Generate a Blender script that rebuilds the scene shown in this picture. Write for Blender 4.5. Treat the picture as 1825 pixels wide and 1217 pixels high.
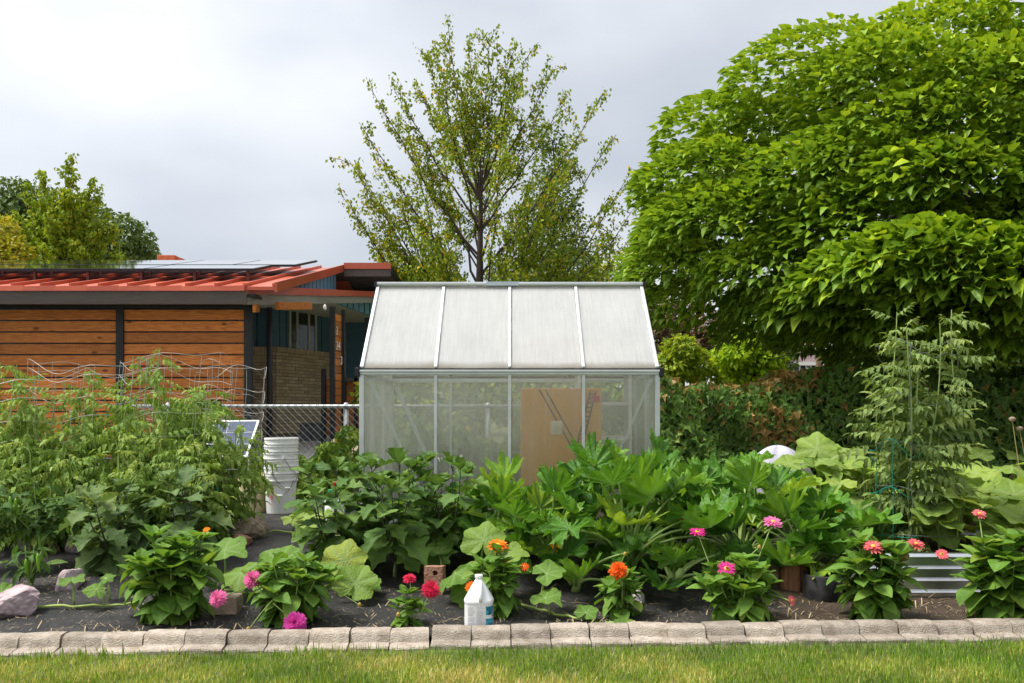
import bpy, math, random
import numpy as np
from mathutils import Vector, Matrix

for o in list(bpy.data.objects): bpy.data.objects.remove(o)
scene = bpy.context.scene
C = scene.collection
PI = math.pi
# ------------------------------------------------------------------ camera
FPX, CX, HY, EYE = 1577.0, 912.5, 737.0, 1.2      # focal length in photo pixels, principal x, horizon y, eye height
cd = bpy.data.cameras.new('camera'); cam = bpy.data.objects.new('camera', cd); C.objects.link(cam)
cam.location = (0, 0, EYE); cam.rotation_euler = (PI/2, 0, 0)
cd.sensor_width = 36; cd.lens = 36*FPX/1825; cd.shift_y = (HY-608.5)/1825
cd.clip_start = 0.05; cd.clip_end = 2000
scene.camera = cam
# ------------------------------------------------------------------ sky, sun, exposure
SUN_AZ, SUN_EL = math.radians(-92), math.radians(62)
SD = Vector((math.sin(SUN_AZ)*math.cos(SUN_EL), math.cos(SUN_AZ)*math.cos(SUN_EL), math.sin(SUN_EL)))
w = bpy.data.worlds.new('World'); scene.world = w; w.use_nodes = True
nt = w.node_tree; nt.nodes.clear()
def N(t, typ, **k):
    n = t.nodes.new(typ)
    for a, b in k.items(): setattr(n, a, b)
    return n
out = N(nt, 'ShaderNodeOutputWorld'); bg = N(nt, 'ShaderNodeBackground')
sky = N(nt, 'ShaderNodeTexSky', sky_type='NISHITA', sun_disc=False, sun_elevation=SUN_EL, sun_rotation=SUN_AZ % (2*PI))
tc = N(nt, 'ShaderNodeTexCoord')
# overcast: a cloud sheet over the sky, brighter round the veiled sun
mp = N(nt, 'ShaderNodeMapping'); mp.inputs['Scale'].default_value = (1.0, 1.0, 2.0); mp.inputs['Location'].default_value = (0.3, 0.1, 0.0)
nz = N(nt, 'ShaderNodeTexNoise'); nz.inputs['Scale'].default_value = 2.5; nz.inputs['Detail'].default_value = 4; nz.inputs['Roughness'].default_value = .42
ramp = N(nt, 'ShaderNodeValToRGB')
ramp.color_ramp.elements[0].position = .36; ramp.color_ramp.elements[0].color = (3.45, 3.75, 4.22, 1)
ramp.color_ramp.elements[1].position = .68; ramp.color_ramp.elements[1].color = (5.3, 5.45, 5.7, 1)
dot = N(nt, 'ShaderNodeVectorMath', operation='DOT_PRODUCT'); dot.inputs[1].default_value = SD
mx = N(nt, 'ShaderNodeMath', operation='MAXIMUM'); mx.inputs[1].default_value = 0
pw = N(nt, 'ShaderNodeMath', operation='POWER'); pw.inputs[1].default_value = 1.9
ml = N(nt, 'ShaderNodeMath', operation='MULTIPLY'); ml.inputs[1].default_value = 10.0
nz2 = N(nt, 'ShaderNodeMath', operation='MULTIPLY')
rgb = N(nt, 'ShaderNodeMixRGB', blend_type='ADD'); rgb.inputs['Fac'].default_value = 1
mix = N(nt, 'ShaderNodeMixRGB'); mix.inputs['Fac'].default_value = .93
L = nt.links.new
L(tc.outputs['Generated'], mp.inputs['Vector']); L(mp.outputs[0], nz.inputs['Vector']); L(nz.outputs['Fac'], ramp.inputs['Fac'])
L(tc.outputs['Generated'], dot.inputs[0]); L(dot.outputs['Value'], mx.inputs[0]); L(mx.outputs[0], pw.inputs[0]); L(pw.outputs[0], ml.inputs[0])
L(ml.outputs[0], nz2.inputs[0]); L(nz.outputs['Fac'], nz2.inputs[1])
L(ramp.outputs['Color'], rgb.inputs['Color1']); L(nz2.outputs[0], rgb.inputs['Color2'])
L(sky.outputs['Color'], mix.inputs['Color1']); L(rgb.outputs['Color'], mix.inputs['Color2'])
L(mix.outputs['Color'], bg.inputs['Color']); bg.inputs['Strength'].default_value = 0.0415; L(bg.outputs[0], out.inputs['Surface'])
sl = bpy.data.lights.new('sun', 'SUN'); sl.energy = 1.5; sl.angle = math.radians(20); sl.color = (1.0, .965, .90)
so = bpy.data.objects.new('sun', sl); C.objects.link(so); so.rotation_euler = SD.to_track_quat('Z', 'Y').to_euler()
so.location = SD*60
vs = scene.view_settings; vs.view_transform = 'Standard'; vs.look = 'None'; vs.gamma = 1; vs.use_curve_mapping = False
vs.exposure = 2.0
scene.render.engine = 'CYCLES'
try: scene.cycles.transparent_max_bounces = 24
except Exception: pass

# ------------------------------------------------------------------ helpers
def at(px, py, D): return Vector(((px-CX)/FPX*D, D, EYE-(py-HY)/FPX*D))
def XD(px, D): return (px-CX)/FPX*D
def fbm(x, y, s=0):
    return (math.sin(x*1.7+s)*math.cos(y*1.3-s*2)+.5*math.sin(x*3.9+y*2.7+s*3)+.25*math.sin(x*8.1-y*7.3+s))/1.75
GP = [(-400,0),(4.64,0),(5.0,.01),(5.6,.06),(6.2,.13),(6.9,.21),(8,.26),(10,.3),(12.5,.45),(15,.66),(17,.75),(60,.75),(120,.9),(900,.9)]
GPy = [a for a, b in GP]; GPz = [b for a, b in GP]
def kerb_y(x): return 4.52+.055*x+.012*math.sin(x*1.3+.5)       # front edge of the edging blocks
def g(x, y):
    yy = y
    if y > 3 and y < 5.6: yy = y-(kerb_y(x)-4.52)
    return float(np.interp(yy, GPy, GPz))
def ground_at(px, py):                                          # ray from the camera down to the terrain
    lo = 3.0
    for i in range(6000):
        D = 3.0+i*.01
        if EYE-(py-HY)/FPX*D <= g(XD(px, D), D): lo = D; break
    return Vector((XD(px, lo), lo, g(XD(px, lo), lo)))
def onground(px, D): x = XD(px, D); return Vector((x, D, g(x, D)))

WL = {}
def tag(o, label=None, cat=None, group=None, kind=None):
    if label: o['label'] = label
    if cat: o['category'] = cat
    if group: o['group'] = group
    if kind: o['kind'] = kind
    return o
def thing(name, label, cat, loc, group=None):
    o = bpy.data.objects.new(name, None); C.objects.link(o); o.location = loc; o.empty_display_size = .1
    WL[o.name] = Vector(loc)
    return tag(o, label, cat, group)
def mk(name, me, mat=None, parent=None, M=None):
    if mat is not None and not me.materials: me.materials.append(mat)
    o = bpy.data.objects.new(name, me); C.objects.link(o)
    if parent is not None: o.parent = parent
    if M is not None: o.matrix_basis = M
    return o
def raw_mesh(name, V, loops, sizes, attrs=None, smooth=False):
    me = bpy.data.meshes.new(name)
    V = np.asarray(V, np.float32); loops = np.asarray(loops, np.int32); sizes = np.asarray(sizes, np.int32)
    me.vertices.add(len(V)); me.vertices.foreach_set('co', V.ravel())
    me.loops.add(len(loops)); me.loops.foreach_set('vertex_index', loops)
    me.polygons.add(len(sizes)); st = np.concatenate(([0], np.cumsum(sizes)[:-1])).astype(np.int32)
    me.polygons.foreach_set('loop_start', st)
    if smooth: me.polygons.foreach_set('use_smooth', np.ones(len(sizes), bool))
    for k, a in (attrs or {}).items():
        at_ = me.attributes.new(k, 'FLOAT', 'POINT'); at_.data.foreach_set('value', np.asarray(a, np.float32))
    me.update(calc_edges=True)
    return me
class MB:
    def __init__(s): s.V = []; s.F = []
    def add(s, V, F):
        b = len(s.V); s.V += [tuple(v) for v in V]; s.F += [tuple(b+i for i in f) for f in F]; return s
    def box(s, x0, x1, y0, y1, z0, z1):
        return s.add([(x0,y0,z0),(x1,y0,z0),(x1,y1,z0),(x0,y1,z0),(x0,y0,z1),(x1,y0,z1),(x1,y1,z1),(x0,y1,z1)],
                     [(0,3,2,1),(4,5,6,7),(0,1,5,4),(1,2,6,5),(2,3,7,6),(3,0,4,7)])
    def beam(s, p, q, wd, h, up=(0,0,1)):
        p, q = Vector(p), Vector(q); d = (q-p).normalized(); u = Vector(up)
        if abs(d.dot(u)) > .98: u = Vector((0,1,0))
        x = d.cross(u).normalized()*wd/2; z = x.cross(d).normalized()*h/2
        return s.add([p-x-z, p+x-z, p+x+z, p-x+z, q-x-z, q+x-z, q+x+z, q-x+z],
                     [(0,1,2,3),(7,6,5,4),(0,4,5,1),(1,5,6,2),(2,6,7,3),(3,7,4,0)])
    def prism(s, pts, off):                      # planar polygon thickened by a vector
        n = len(pts); off = Vector(off); A = [Vector(p) for p in pts]; B = [p+off for p in A]
        F = [tuple(range(n))[::-1], tuple(range(n, 2*n))]+[(i, (i+1) % n, n+(i+1) % n, n+i) for i in range(n)]
        return s.add(A+B, F)
    def tube(s, P, R, k=6, cap=True):
        P = [Vector(p) for p in P]; n = len(P)
        if not hasattr(R, '__len__'): R = [R]*n
        V = []; ref = None
        for i, p in enumerate(P):
            d = (P[min(i+1, n-1)]-P[max(i-1, 0)])
            d = d.normalized() if d.length > 1e-9 else Vector((0,0,1))
            if ref is None: ref = Vector((1,0,0)) if abs(d.x) < .8 else Vector((0,1,0))
            a = (ref-d*ref.dot(d)).normalized(); b = d.cross(a); ref = a
            for j in range(k):
                t = 2*PI*j/k; V.append(p+(a*math.cos(t)+b*math.sin(t))*R[i])
        F = [(i*k+j, i*k+(j+1) % k, (i+1)*k+(j+1) % k, (i+1)*k+j) for i in range(n-1) for j in range(k)]
        if cap: F += [tuple(range(k))[::-1], tuple(range((n-1)*k, n*k))]
        return s.add(V, F)
    def lathe(s, prof, c=(0,0,0), n=20, squash=None):
        V = []; m = len(prof)
        for r, z in prof:
            for j in range(n):
                t = 2*PI*j/n
                rr = r if squash is None else r*squash(t)
                V.append((c[0]+rr*math.cos(t), c[1]+rr*math.sin(t), c[2]+z))
        F = [(i*n+j, i*n+(j+1) % n, (i+1)*n+(j+1) % n, (i+1)*n+j) for i in range(m-1) for j in range(n)]
        F += [tuple(range(n))[::-1], tuple(range((m-1)*n, m*n))]
        return s.add(V, F)
    def mesh(s, name, off=None, smooth=False):
        me = bpy.data.meshes.new(name); V = s.V
        if off is not None: V = [(v[0]-off[0], v[1]-off[1], v[2]-off[2]) for v in V]
        me.from_pydata(V, [], s.F); me.update()
        if smooth: me.polygons.foreach_set('use_smooth', [True]*len(me.polygons))
        return me
    def part(s, name, mat, parent=None, smooth=False, bevel=0, label=None):
        off = None; p = parent
        while p is not None and p.parent is not None: p = p.parent
        if p is not None: off = WL[p.name]
        o = mk(name, s.mesh(name, off, smooth), mat, parent)
        if bevel:
            b = o.modifiers.new('bevel', 'BEVEL'); b.width = bevel; b.segments = 2; b.limit_method = 'ANGLE'; b.angle_limit = math.radians(40)
        if label: o['label'] = label
        return o
    def solo(s, name, mat, loc, smooth=False, bevel=0):          # a thing that is one mesh, origin at loc
        o = mk(name, s.mesh(name, loc, smooth), mat); o.location = loc; WL[o.name] = Vector(loc)
        if bevel:
            b = o.modifiers.new('bevel', 'BEVEL'); b.width = bevel; b.segments = 2; b.limit_method = 'ANGLE'; b.angle_limit = math.radians(40)
        return o
def box(*a): return MB().box(*a)

def frame(p, d, n, s):
    y = Vector(d).normalized(); x = y.cross(Vector(n))
    if x.length < 1e-5: x = y.cross(Vector((1,0,.01)))
    x.normalize(); z = x.cross(y)
    return Matrix(((x.x*s, y.x*s, z.x*s, p[0]), (x.y*s, y.y*s, z.y*s, p[1]), (x.z*s, y.z*s, z.z*s, p[2]), (0,0,0,1)))
def merge(tpls, idx, P, D, Nn, S, rnd=None):
    """many copies of leaf templates joined into arrays"""
    P, D, Nn, S = (np.asarray(a, np.float64) for a in (P, D, Nn, S)); idx = np.asarray(idx)
    Y = D/np.maximum(np.linalg.norm(D, axis=1, keepdims=True), 1e-9)
    X = np.cross(Y, Nn); ln = np.linalg.norm(X, axis=1, keepdims=True); X = np.where(ln > 1e-5, X/np.maximum(ln, 1e-9), [1,0,0]); Z = np.cross(X, Y)
    if rnd is None: rnd = np.random.rand(len(P))
    Vs, Ls, Ss, Rs, Ve = [], [], [], [], []; base = 0
    for k, t in enumerate(tpls):
        m = idx == k
        if not m.any(): continue
        T = t['V']; q = m.sum(); s = S[m][:, None, None]
        V = P[m][:, None, :]+s*(T[None, :, 0:1]*X[m][:, None, :]+T[None, :, 1:2]*Y[m][:, None, :]+T[None, :, 2:3]*Z[m][:, None, :])
        Vs.append(V.reshape(-1, 3)); nv = len(T)
        Ls.append((t['L'][None, :]+(np.arange(q)*nv)[:, None]+base).ravel()); Ss.append(np.tile(t['S'], q))
        Rs.append(np.repeat(rnd[m], nv)); Ve.append(np.tile(t['vein'], q)); base += q*nv
    Rs = np.concatenate(Rs)
    return np.concatenate(Vs), np.concatenate(Ls), np.concatenate(Ss), {'rnd': np.minimum(Rs, .999), 'vein': np.concatenate(Ve), 'has': np.ones(len(Rs))}
def merged_obj(name, tpls, idx, P, D, Nn, S, mat, parent=None, rnd=None, smooth=False, stuff=True):
    V, Lp, Sz, A = merge(tpls, idx, P, D, Nn, S, rnd)
    if parent is not None:
        p = parent
        while p.parent is not None: p = p.parent
        V = V-np.array(WL[p.name])
    o = mk(name, raw_mesh(name, V, Lp, Sz, A, smooth), mat, parent)
    if stuff: o['kind'] = 'stuff'
    return o

# ------------------------------------------------------------------ materials
MATS = {}
def newmat(name):
    m = bpy.data.materials.new(name); m.use_nodes = True; t = m.node_tree; t.nodes.clear()
    return m, t
def mat(name, c1, c2=None, rough=.7, scale=8, metal=0, bump=0, bscale=None, spec=.3, stretch=None, detail=4, rnd=0, knots=False):
    """procedural: two tones broken up by noise, with fine relief"""
    if name in MATS: return MATS[name]
    m, t = newmat(name); l = t.links.new
    o = N(t, 'ShaderNodeOutputMaterial'); b = N(t, 'ShaderNodeBsdfPrincipled'); l(b.outputs[0], o.inputs[0])
    co = N(t, 'ShaderNodeTexCoord'); mpn = N(t, 'ShaderNodeMapping'); l(co.outputs['Object'], mpn.inputs[0])
    if stretch: mpn.inputs['Scale'].default_value = stretch
    oi = N(t, 'ShaderNodeObjectInfo')
    vadd = N(t, 'ShaderNodeVectorMath', operation='ADD'); sc = N(t, 'ShaderNodeMath', operation='MULTIPLY'); sc.inputs[1].default_value = 37.0
    l(oi.outputs['Random'], sc.inputs[0]); l(mpn.outputs[0], vadd.inputs[0]); l(sc.outputs[0], vadd.inputs[1])
    n = N(t, 'ShaderNodeTexNoise'); n.inputs['Scale'].default_value = scale; n.inputs['Detail'].default_value = detail; n.inputs['Roughness'].default_value = .6
    l(vadd.outputs[0], n.inputs['Vector'])
    r = N(t, 'ShaderNodeValToRGB'); r.color_ramp.elements[0].position = .33; r.color_ramp.elements[1].position = .67
    r.color_ramp.elements[0].color = (*c1, 1); r.color_ramp.elements[1].color = (*(c2 or [x*1.25 for x in c1]), 1)
    l(n.outputs['Fac'], r.inputs[0]); colr = r.outputs[0]
    if rnd:
        hs = N(t, 'ShaderNodeHueSaturation'); mr = N(t, 'ShaderNodeMapRange'); mr.inputs[3].default_value = 1-rnd; mr.inputs[4].default_value = 1+rnd
        l(oi.outputs['Random'], mr.inputs[0]); l(mr.outputs[0], hs.inputs['Value']); l(colr, hs.inputs['Color']); colr = hs.outputs[0]
    if knots:                                                    # dark wood knots and weathered streaks
        vo = N(t, 'ShaderNodeTexVoronoi'); vo.inputs['Scale'].default_value = 1.0; m2 = N(t, 'ShaderNodeMapping'); m2.inputs['Scale'].default_value = (2.6,5,5.2); va2 = N(t, 'ShaderNodeVectorMath', operation='ADD')
        l(co.outputs['Object'], m2.inputs[0]); l(m2.outputs[0], va2.inputs[0]); l(sc.outputs[0], va2.inputs[1]); l(va2.outputs[0], vo.inputs['Vector'])
        kr = N(t, 'ShaderNodeMapRange'); kr.inputs[1].default_value = .09; kr.inputs[2].default_value = .16; kr.inputs[3].default_value = .8; kr.inputs[4].default_value = 0; l(vo.outputs['Distance'], kr.inputs[0])
        km = N(t, 'ShaderNodeMixRGB'); km.inputs[2].default_value = (.035,.012,.004,1); l(kr.outputs[0], km.inputs[0]); l(colr, km.inputs[1]); colr = km.outputs[0]
    l(colr, b.inputs['Base Color'])
    b.inputs['Roughness'].default_value = rough; b.inputs['Metallic'].default_value = metal
    b.inputs['Specular IOR Level'].default_value = spec
    if bump:
        n2 = N(t, 'ShaderNodeTexNoise'); n2.inputs['Scale'].default_value = bscale or scale*4; n2.inputs['Detail'].default_value = 5
        l(vadd.outputs[0], n2.inputs['Vector'])
        bp = N(t, 'ShaderNodeBump'); bp.inputs['Strength'].default_value = bump; bp.inputs['Distance'].default_value = .02
        l(n2.outputs['Fac'], bp.inputs['Height']); l(bp.outputs[0], b.inputs['Normal'])
    MATS[name] = m; return m
def leafmat(name, stops, vein=None, trans=.3, rough=.45, spec=.16, tcol=1.25, mott=.25, mscale=9, spots=None, gain=(1.2,1.18,.85), tblue=.5):
    """leaf: tone per leaf from 'stops', veins, mottling, light shining through"""
    m, t = newmat(name); l = t.links.new
    o = N(t, 'ShaderNodeOutputMaterial'); b = N(t, 'ShaderNodeBsdfPrincipled'); tr = N(t, 'ShaderNodeBsdfTranslucent'); mxs = N(t, 'ShaderNodeMixShader')
    a = N(t, 'ShaderNodeAttribute', attribute_name='rnd'); oi = N(t, 'ShaderNodeObjectInfo')
    ad = N(t, 'ShaderNodeMath', operation='ADD'); fr = N(t, 'ShaderNodeMath', operation='FRACT')
    ha = N(t, 'ShaderNodeAttribute', attribute_name='has'); om = N(t, 'ShaderNodeMath', operation='SUBTRACT'); om.inputs[0].default_value = .9999; l(ha.outputs['Fac'], om.inputs[1])
    orr = N(t, 'ShaderNodeMath', operation='MULTIPLY', use_clamp=True); l(oi.outputs['Random'], orr.inputs[0]); l(om.outputs[0], orr.inputs[1])
    l(a.outputs['Fac'], ad.inputs[0]); l(orr.outputs[0], ad.inputs[1]); l(ad.outputs[0], fr.inputs[0])
    r = N(t, 'ShaderNodeValToRGB'); e = r.color_ramp.elements
    while len(e) < len(stops): e.new(.5)
    for k, (p, c) in enumerate(stops): e[k].position = p; e[k].color = (c[0]*gain[0], c[1]*gain[1], c[2]*gain[2], 1)
    l(fr.outputs[0], r.inputs[0])
    co = N(t, 'ShaderNodeTexCoord'); n = N(t, 'ShaderNodeTexNoise'); n.inputs['Scale'].default_value = mscale; n.inputs['Detail'].default_value = 3
    l(co.outputs['Object'], n.inputs['Vector'])
    hs = N(t, 'ShaderNodeHueSaturation'); mr = N(t, 'ShaderNodeMapRange'); mr.inputs[1].default_value = .3; mr.inputs[2].default_value = .7
    mr.inputs[3].default_value = 1-mott; mr.inputs[4].default_value = 1+mott
    l(n.outputs['Fac'], mr.inputs[0]); l(mr.outputs[0], hs.inputs['Value']); l(r.outputs[0], hs.inputs['Color']); c = hs.outputs[0]
    if spots:
        vo = N(t, 'ShaderNodeTexNoise'); vo.inputs['Scale'].default_value = 7; vo.inputs['Detail'].default_value = 2; l(co.outputs['Object'], vo.inputs['Vector'])
        gt = N(t, 'ShaderNodeMapRange'); gt.inputs[1].default_value = .6; gt.inputs[2].default_value = .68; gt.inputs[4].default_value = .55
        l(vo.outputs['Fac'], gt.inputs[0]); mm = N(t, 'ShaderNodeMixRGB'); l(gt.outputs[0], mm.inputs[0]); l(c, mm.inputs[1]); mm.inputs[2].default_value = (*spots, 1); c = mm.outputs[0]
    if vein:
        va = N(t, 'ShaderNodeAttribute', attribute_name='vein'); mm = N(t, 'ShaderNodeMixRGB'); l(va.outputs['Fac'], mm.inputs[0]); l(c, mm.inputs[1]); mm.inputs[2].default_value = (*vein, 1); c = mm.outputs[0]
    l(c, b.inputs['Base Color']); b.inputs['Roughness'].default_value = rough; b.inputs['Specular IOR Level'].default_value = spec
    g2 = N(t, 'ShaderNodeMixRGB', blend_type='MULTIPLY'); g2.inputs[0].default_value = 1; g2.inputs[2].default_value = (tcol*1.05, tcol, tcol*tblue, 1)
    l(c, g2.inputs[1]); l(g2.outputs[0], tr.inputs['Color'])
    bp = N(t, 'ShaderNodeBump'); bp.inputs['Strength'].default_value = .45; bp.inputs['Distance'].default_value = .02
    n3 = N(t, 'ShaderNodeTexNoise'); n3.inputs['Scale'].default_value = mscale*3; l(co.outputs['Object'], n3.inputs['Vector']); l(n3.outputs['Fac'], bp.inputs['Height']); l(bp.outputs[0], b.inputs['Normal'])
    mxs.inputs[0].default_value = trans; l(b.outputs[0], mxs.inputs[1]); l(tr.outputs[0], mxs.inputs[2]); l(mxs.outputs[0], o.inputs[0])
    return m

# ------------------------------------------------------------------ leaf templates
def strip_leaf(wf, nl=6, nc=2, fold=.25, droop=.2, wav=.0, wn=3, slant=.18, seed=0, veins=True, curl=0):
    R = random.Random(seed); V = []; ve = []; ph = R.random()*6
    for i in range(nl+1):
        t = i/nl; wd = max(wf(t), .004)
        for j in range(-nc, nc+1):
            u = j/nc; x = u*wd
            y = t+slant*abs(x)*(1-t)*1.6
            z = fold*abs(x)-droop*t*t-curl*(u*u)*wd+wav*abs(u)*math.sin(wn*2*PI*t+ph+(0 if u > 0 else 1.7))
            V.append((x, y, z)); ve.append(.8 if j == 0 else (.35 if (i % 2 and veins) else 0))
    W = 2*nc+1; Lp = []; S = []
    for i in range(nl):
        for j in range(W-1):
            a = i*W+j; Lp += [a, a+1, a+W+1, a+W]; S.append(4)
    return dict(V=np.array(V), L=np.array(Lp), S=np.array(S), vein=np.array(ve))
def radial_leaf(rf, na=48, nr=4, cup=.1, ruffle=.04, rn=7, veins=(0,), crease=.06, fold=0, seed=0, tip=0, pw_=1.0):
    R = random.Random(seed); ph = R.random()*6; V = [(0,0,0)]; ve = [.9]
    for k in range(1, nr+1):
        q = (k/nr)**pw_
        for i in range(na):
            th = -PI+2*PI*(i+.5)/na if False else -PI+2*PI*i/na
            r = rf(th)*q
            dv = min(abs((th-v+PI) % (2*PI)-PI) for v in veins)
            vn = math.exp(-(dv*max(q, .25)/.05)**2)
            z = cup*r*r+ruffle*q**3*math.sin(rn*th+ph)+ruffle*.5*q**3*math.sin(rn*2.3*th+ph*2)+crease*min(dv/.35, 1)*q*(1.15-.5*q)+fold*abs(r*math.sin(th))
            z -= tip*max(0, r*math.cos(th))**2
            V.append((r*math.sin(th), r*math.cos(th), z)); ve.append(vn*.85*(1.1-.5*q))
    Lp = []; S = []
    for i in range(na):
        j = (i+1) % na; Lp += [0, 1+j, 1+i]; S.append(3)
        for k in range(nr-1):
            a = 1+k*na; b = a+na; Lp += [a+i, a+j, b+j, b+i]; S.append(4)
    return dict(V=np.array(V), L=np.array(Lp), S=np.array(S), vein=np.array(ve))
def tpl_join(items):
    """items: (template, p, d, n, s)"""
    Vs, Ls, Ss, Ve = [], [], [], []; b = 0
    for t, p, d, n, s in items:
        M = np.array(frame(p, d, n, s)); V = t['V']@M[:3, :3].T+M[:3, 3]
        Vs.append(V); Ls.append(t['L']+b); Ss.append(t['S']); Ve.append(t['vein']); b += len(V)
    return dict(V=np.concatenate(Vs), L=np.concatenate(Ls), S=np.concatenate(Ss), vein=np.concatenate(Ve))
def tmesh(name, t, m, smooth=True):
    me = raw_mesh(name, t['V'], t['L'], t['S'], {'vein': t['vein']}, smooth); me.materials.append(m); return me
# ================================================================== THE SETTING
def sheet(name, xs, ys, zf, m, yf=None):
    V = []; F = []
    for y in ys:
        for x in xs:
            yy = y if yf is None else yf(x, y); V.append((x, yy, zf(x, yy)))
    W = len(xs)
    for i in range(len(ys)-1):
        for j in range(W-1): a = i*W+j; F.append((a, a+1, a+W+1, a+W))
    b = MB(); b.V = V; b.F = F
    return b.part(name, m, None, smooth=True)
m_ground = mat('dry_lawn_soil', (.10,.085,.045), (.13,.15,.05), rough=.95, scale=3.5, bump=.6, bscale=60)
xs = [-800,-200,-60,-25,-12]+[-8+.4*i for i in range(41)]+[12,25,60,200,800]
ys = [-30,-8,0,2,3,3.6]+[4+.1*i for i in range(52)]+[9.5,10,11,12.5,14,15,16,17,20,30,60,120,300,900]
tag(sheet('ground', xs, ys, lambda x, y: g(x, y)-.004, m_ground), kind='structure')
# black weed fabric, dusted, turning to bare soil on the right
m_fab, t = newmat('weed_fabric'); l = t.links.new
o_ = N(t, 'ShaderNodeOutputMaterial'); b_ = N(t, 'ShaderNodeBsdfPrincipled'); l(b_.outputs[0], o_.inputs[0])
tcn = N(t, 'ShaderNodeTexCoord'); n1 = N(t, 'ShaderNodeTexNoise'); n1.inputs['Scale'].default_value = 2.2; n1.inputs['Detail'].default_value = 6; n1.inputs['Roughness'].default_value = .7
l(tcn.outputs['Object'], n1.inputs[0])
n2 = N(t, 'ShaderNodeTexNoise'); n2.inputs['Scale'].default_value = 90; n2.inputs['Detail'].default_value = 3; l(tcn.outputs['Object'], n2.inputs[0])
wv = N(t, 'ShaderNodeTexWave'); wv.inputs['Scale'].default_value = 55; wv.inputs['Distortion'].default_value = 1.5; l(tcn.outputs['Object'], wv.inputs[0])
r1 = N(t, 'ShaderNodeValToRGB'); r1.color_ramp.elements[0].color = (.010,.010,.011,1); r1.color_ramp.elements[1].color = (.048,.046,.045,1); r1.color_ramp.elements[0].position = .4; r1.color_ramp.elements[1].position = .72
ad = N(t, 'ShaderNodeMath', operation='MULTIPLY_ADD'); ad.inputs[1].default_value = .55; l(n2.outputs['Fac'], ad.inputs[0]); hf = N(t, 'ShaderNodeMath', operation='MULTIPLY'); hf.inputs[1].default_value = .5; l(n1.outputs['Fac'], hf.inputs[0]); l(hf.outputs[0], ad.inputs[2]); l(ad.outputs[0], r1.inputs[0])
sx = N(t, 'ShaderNodeSeparateXYZ'); l(tcn.outputs['Object'], sx.inputs[0])
mrx = N(t, 'ShaderNodeMapRange'); mrx.inputs[1].default_value = 1.0; mrx.inputs[2].default_value = 2.1; mrx.inputs[3].default_value = 0; mrx.inputs[4].default_value = .62; l(sx.outputs['X'], mrx.inputs[0])
ads = N(t, 'ShaderNodeMath', operation='ADD'); l(mrx.outputs[0], ads.inputs[0]); l(n1.outputs['Fac'], ads.inputs[1])
rs = N(t, 'ShaderNodeMapRange'); rs.inputs[1].default_value = .74; rs.inputs[2].default_value = .86; l(ads.outputs[0], rs.inputs[0])
soilr = N(t, 'ShaderNodeValToRGB'); soilr.color_ramp.elements[0].color = (.022,.014,.009,1); soilr.color_ramp.elements[1].color = (.10,.068,.045,1); soilr.color_ramp.elements[0].position = .35; soilr.color_ramp.elements[1].position = .75; l(ad.outputs[0], soilr.inputs[0])
mm = N(t, 'ShaderNodeMixRGB'); l(rs.outputs[0], mm.inputs[0]); l(r1.outputs[0], mm.inputs[1]); l(soilr.outputs[0], mm.inputs[2])
n5 = N(t, 'ShaderNodeTexNoise'); n5.inputs['Scale'].default_value = 46; n5.inputs['Detail'].default_value = 2; l(tcn.outputs['Object'], n5.inputs[0])
s5 = N(t, 'ShaderNodeMath', operation='MULTIPLY_ADD'); s5.inputs[1].default_value = .45; l(n1.outputs['Fac'], s5.inputs[0]); l(n5.outputs['Fac'], s5.inputs[2])
k5 = N(t, 'ShaderNodeMapRange'); k5.inputs[1].default_value = .84; k5.inputs[2].default_value = .94; k5.inputs[4].default_value = .75; l(s5.outputs[0], k5.inputs[0])
m5 = N(t, 'ShaderNodeMixRGB'); m5.inputs[2].default_value = (.17,.13,.085,1); l(k5.outputs[0], m5.inputs[0]); l(mm.outputs[0], m5.inputs[1]); l(m5.outputs[0], b_.inputs['Base Color'])
b_.inputs['Roughness'].default_value = .62; b_.inputs['Specular IOR Level'].default_value = .3
bp = N(t, 'ShaderNodeBump'); bp.inputs['Strength'].default_value = .55; bp.inputs['Distance'].default_value = .012; adb = N(t, 'ShaderNodeMath', operation='MULTIPLY_ADD'); adb.inputs[1].default_value = .25; l(wv.outputs['Fac'], adb.inputs[0]); l(n2.outputs['Fac'], adb.inputs[2]); l(adb.outputs[0], bp.inputs['Height']); l(bp.outputs[0], b_.inputs['Normal'])
def fab_z(x, y):
    z = g(x, y)+.016+.010*fbm(x*2.2, y*3.1, 1)+.007*fbm(x*7, y*9, 2)
    if x < -.9 and 5.55 < y < 5.95: z += .045*math.exp(-((y-5.72-.03*math.sin(x*2))/.09)**2)   # a lapped edge of the cloth
    return z
fab_bed = sheet('garden_bed', [-7+.07*i for i in range(201)], [i/72 for i in range(73)], fab_z, m_fab, yf=lambda x, v: kerb_y(x)+.17+v*(9.35-kerb_y(x)-.17))
tag(fab_bed, kind='structure')
# concrete drive seen through the wire fence
m_conc = mat('concrete_drive', (.42,.39,.35), (.54,.51,.47), rough=.9, scale=1.6, bump=.3, bscale=30)
dr = sheet('driveway', [-7.5+.5*i for i in range(15)], [10.6+.5*i for i in range(14)], lambda x, y: g(x, y)+.012, m_conc); tag(dr, kind='structure')

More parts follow.
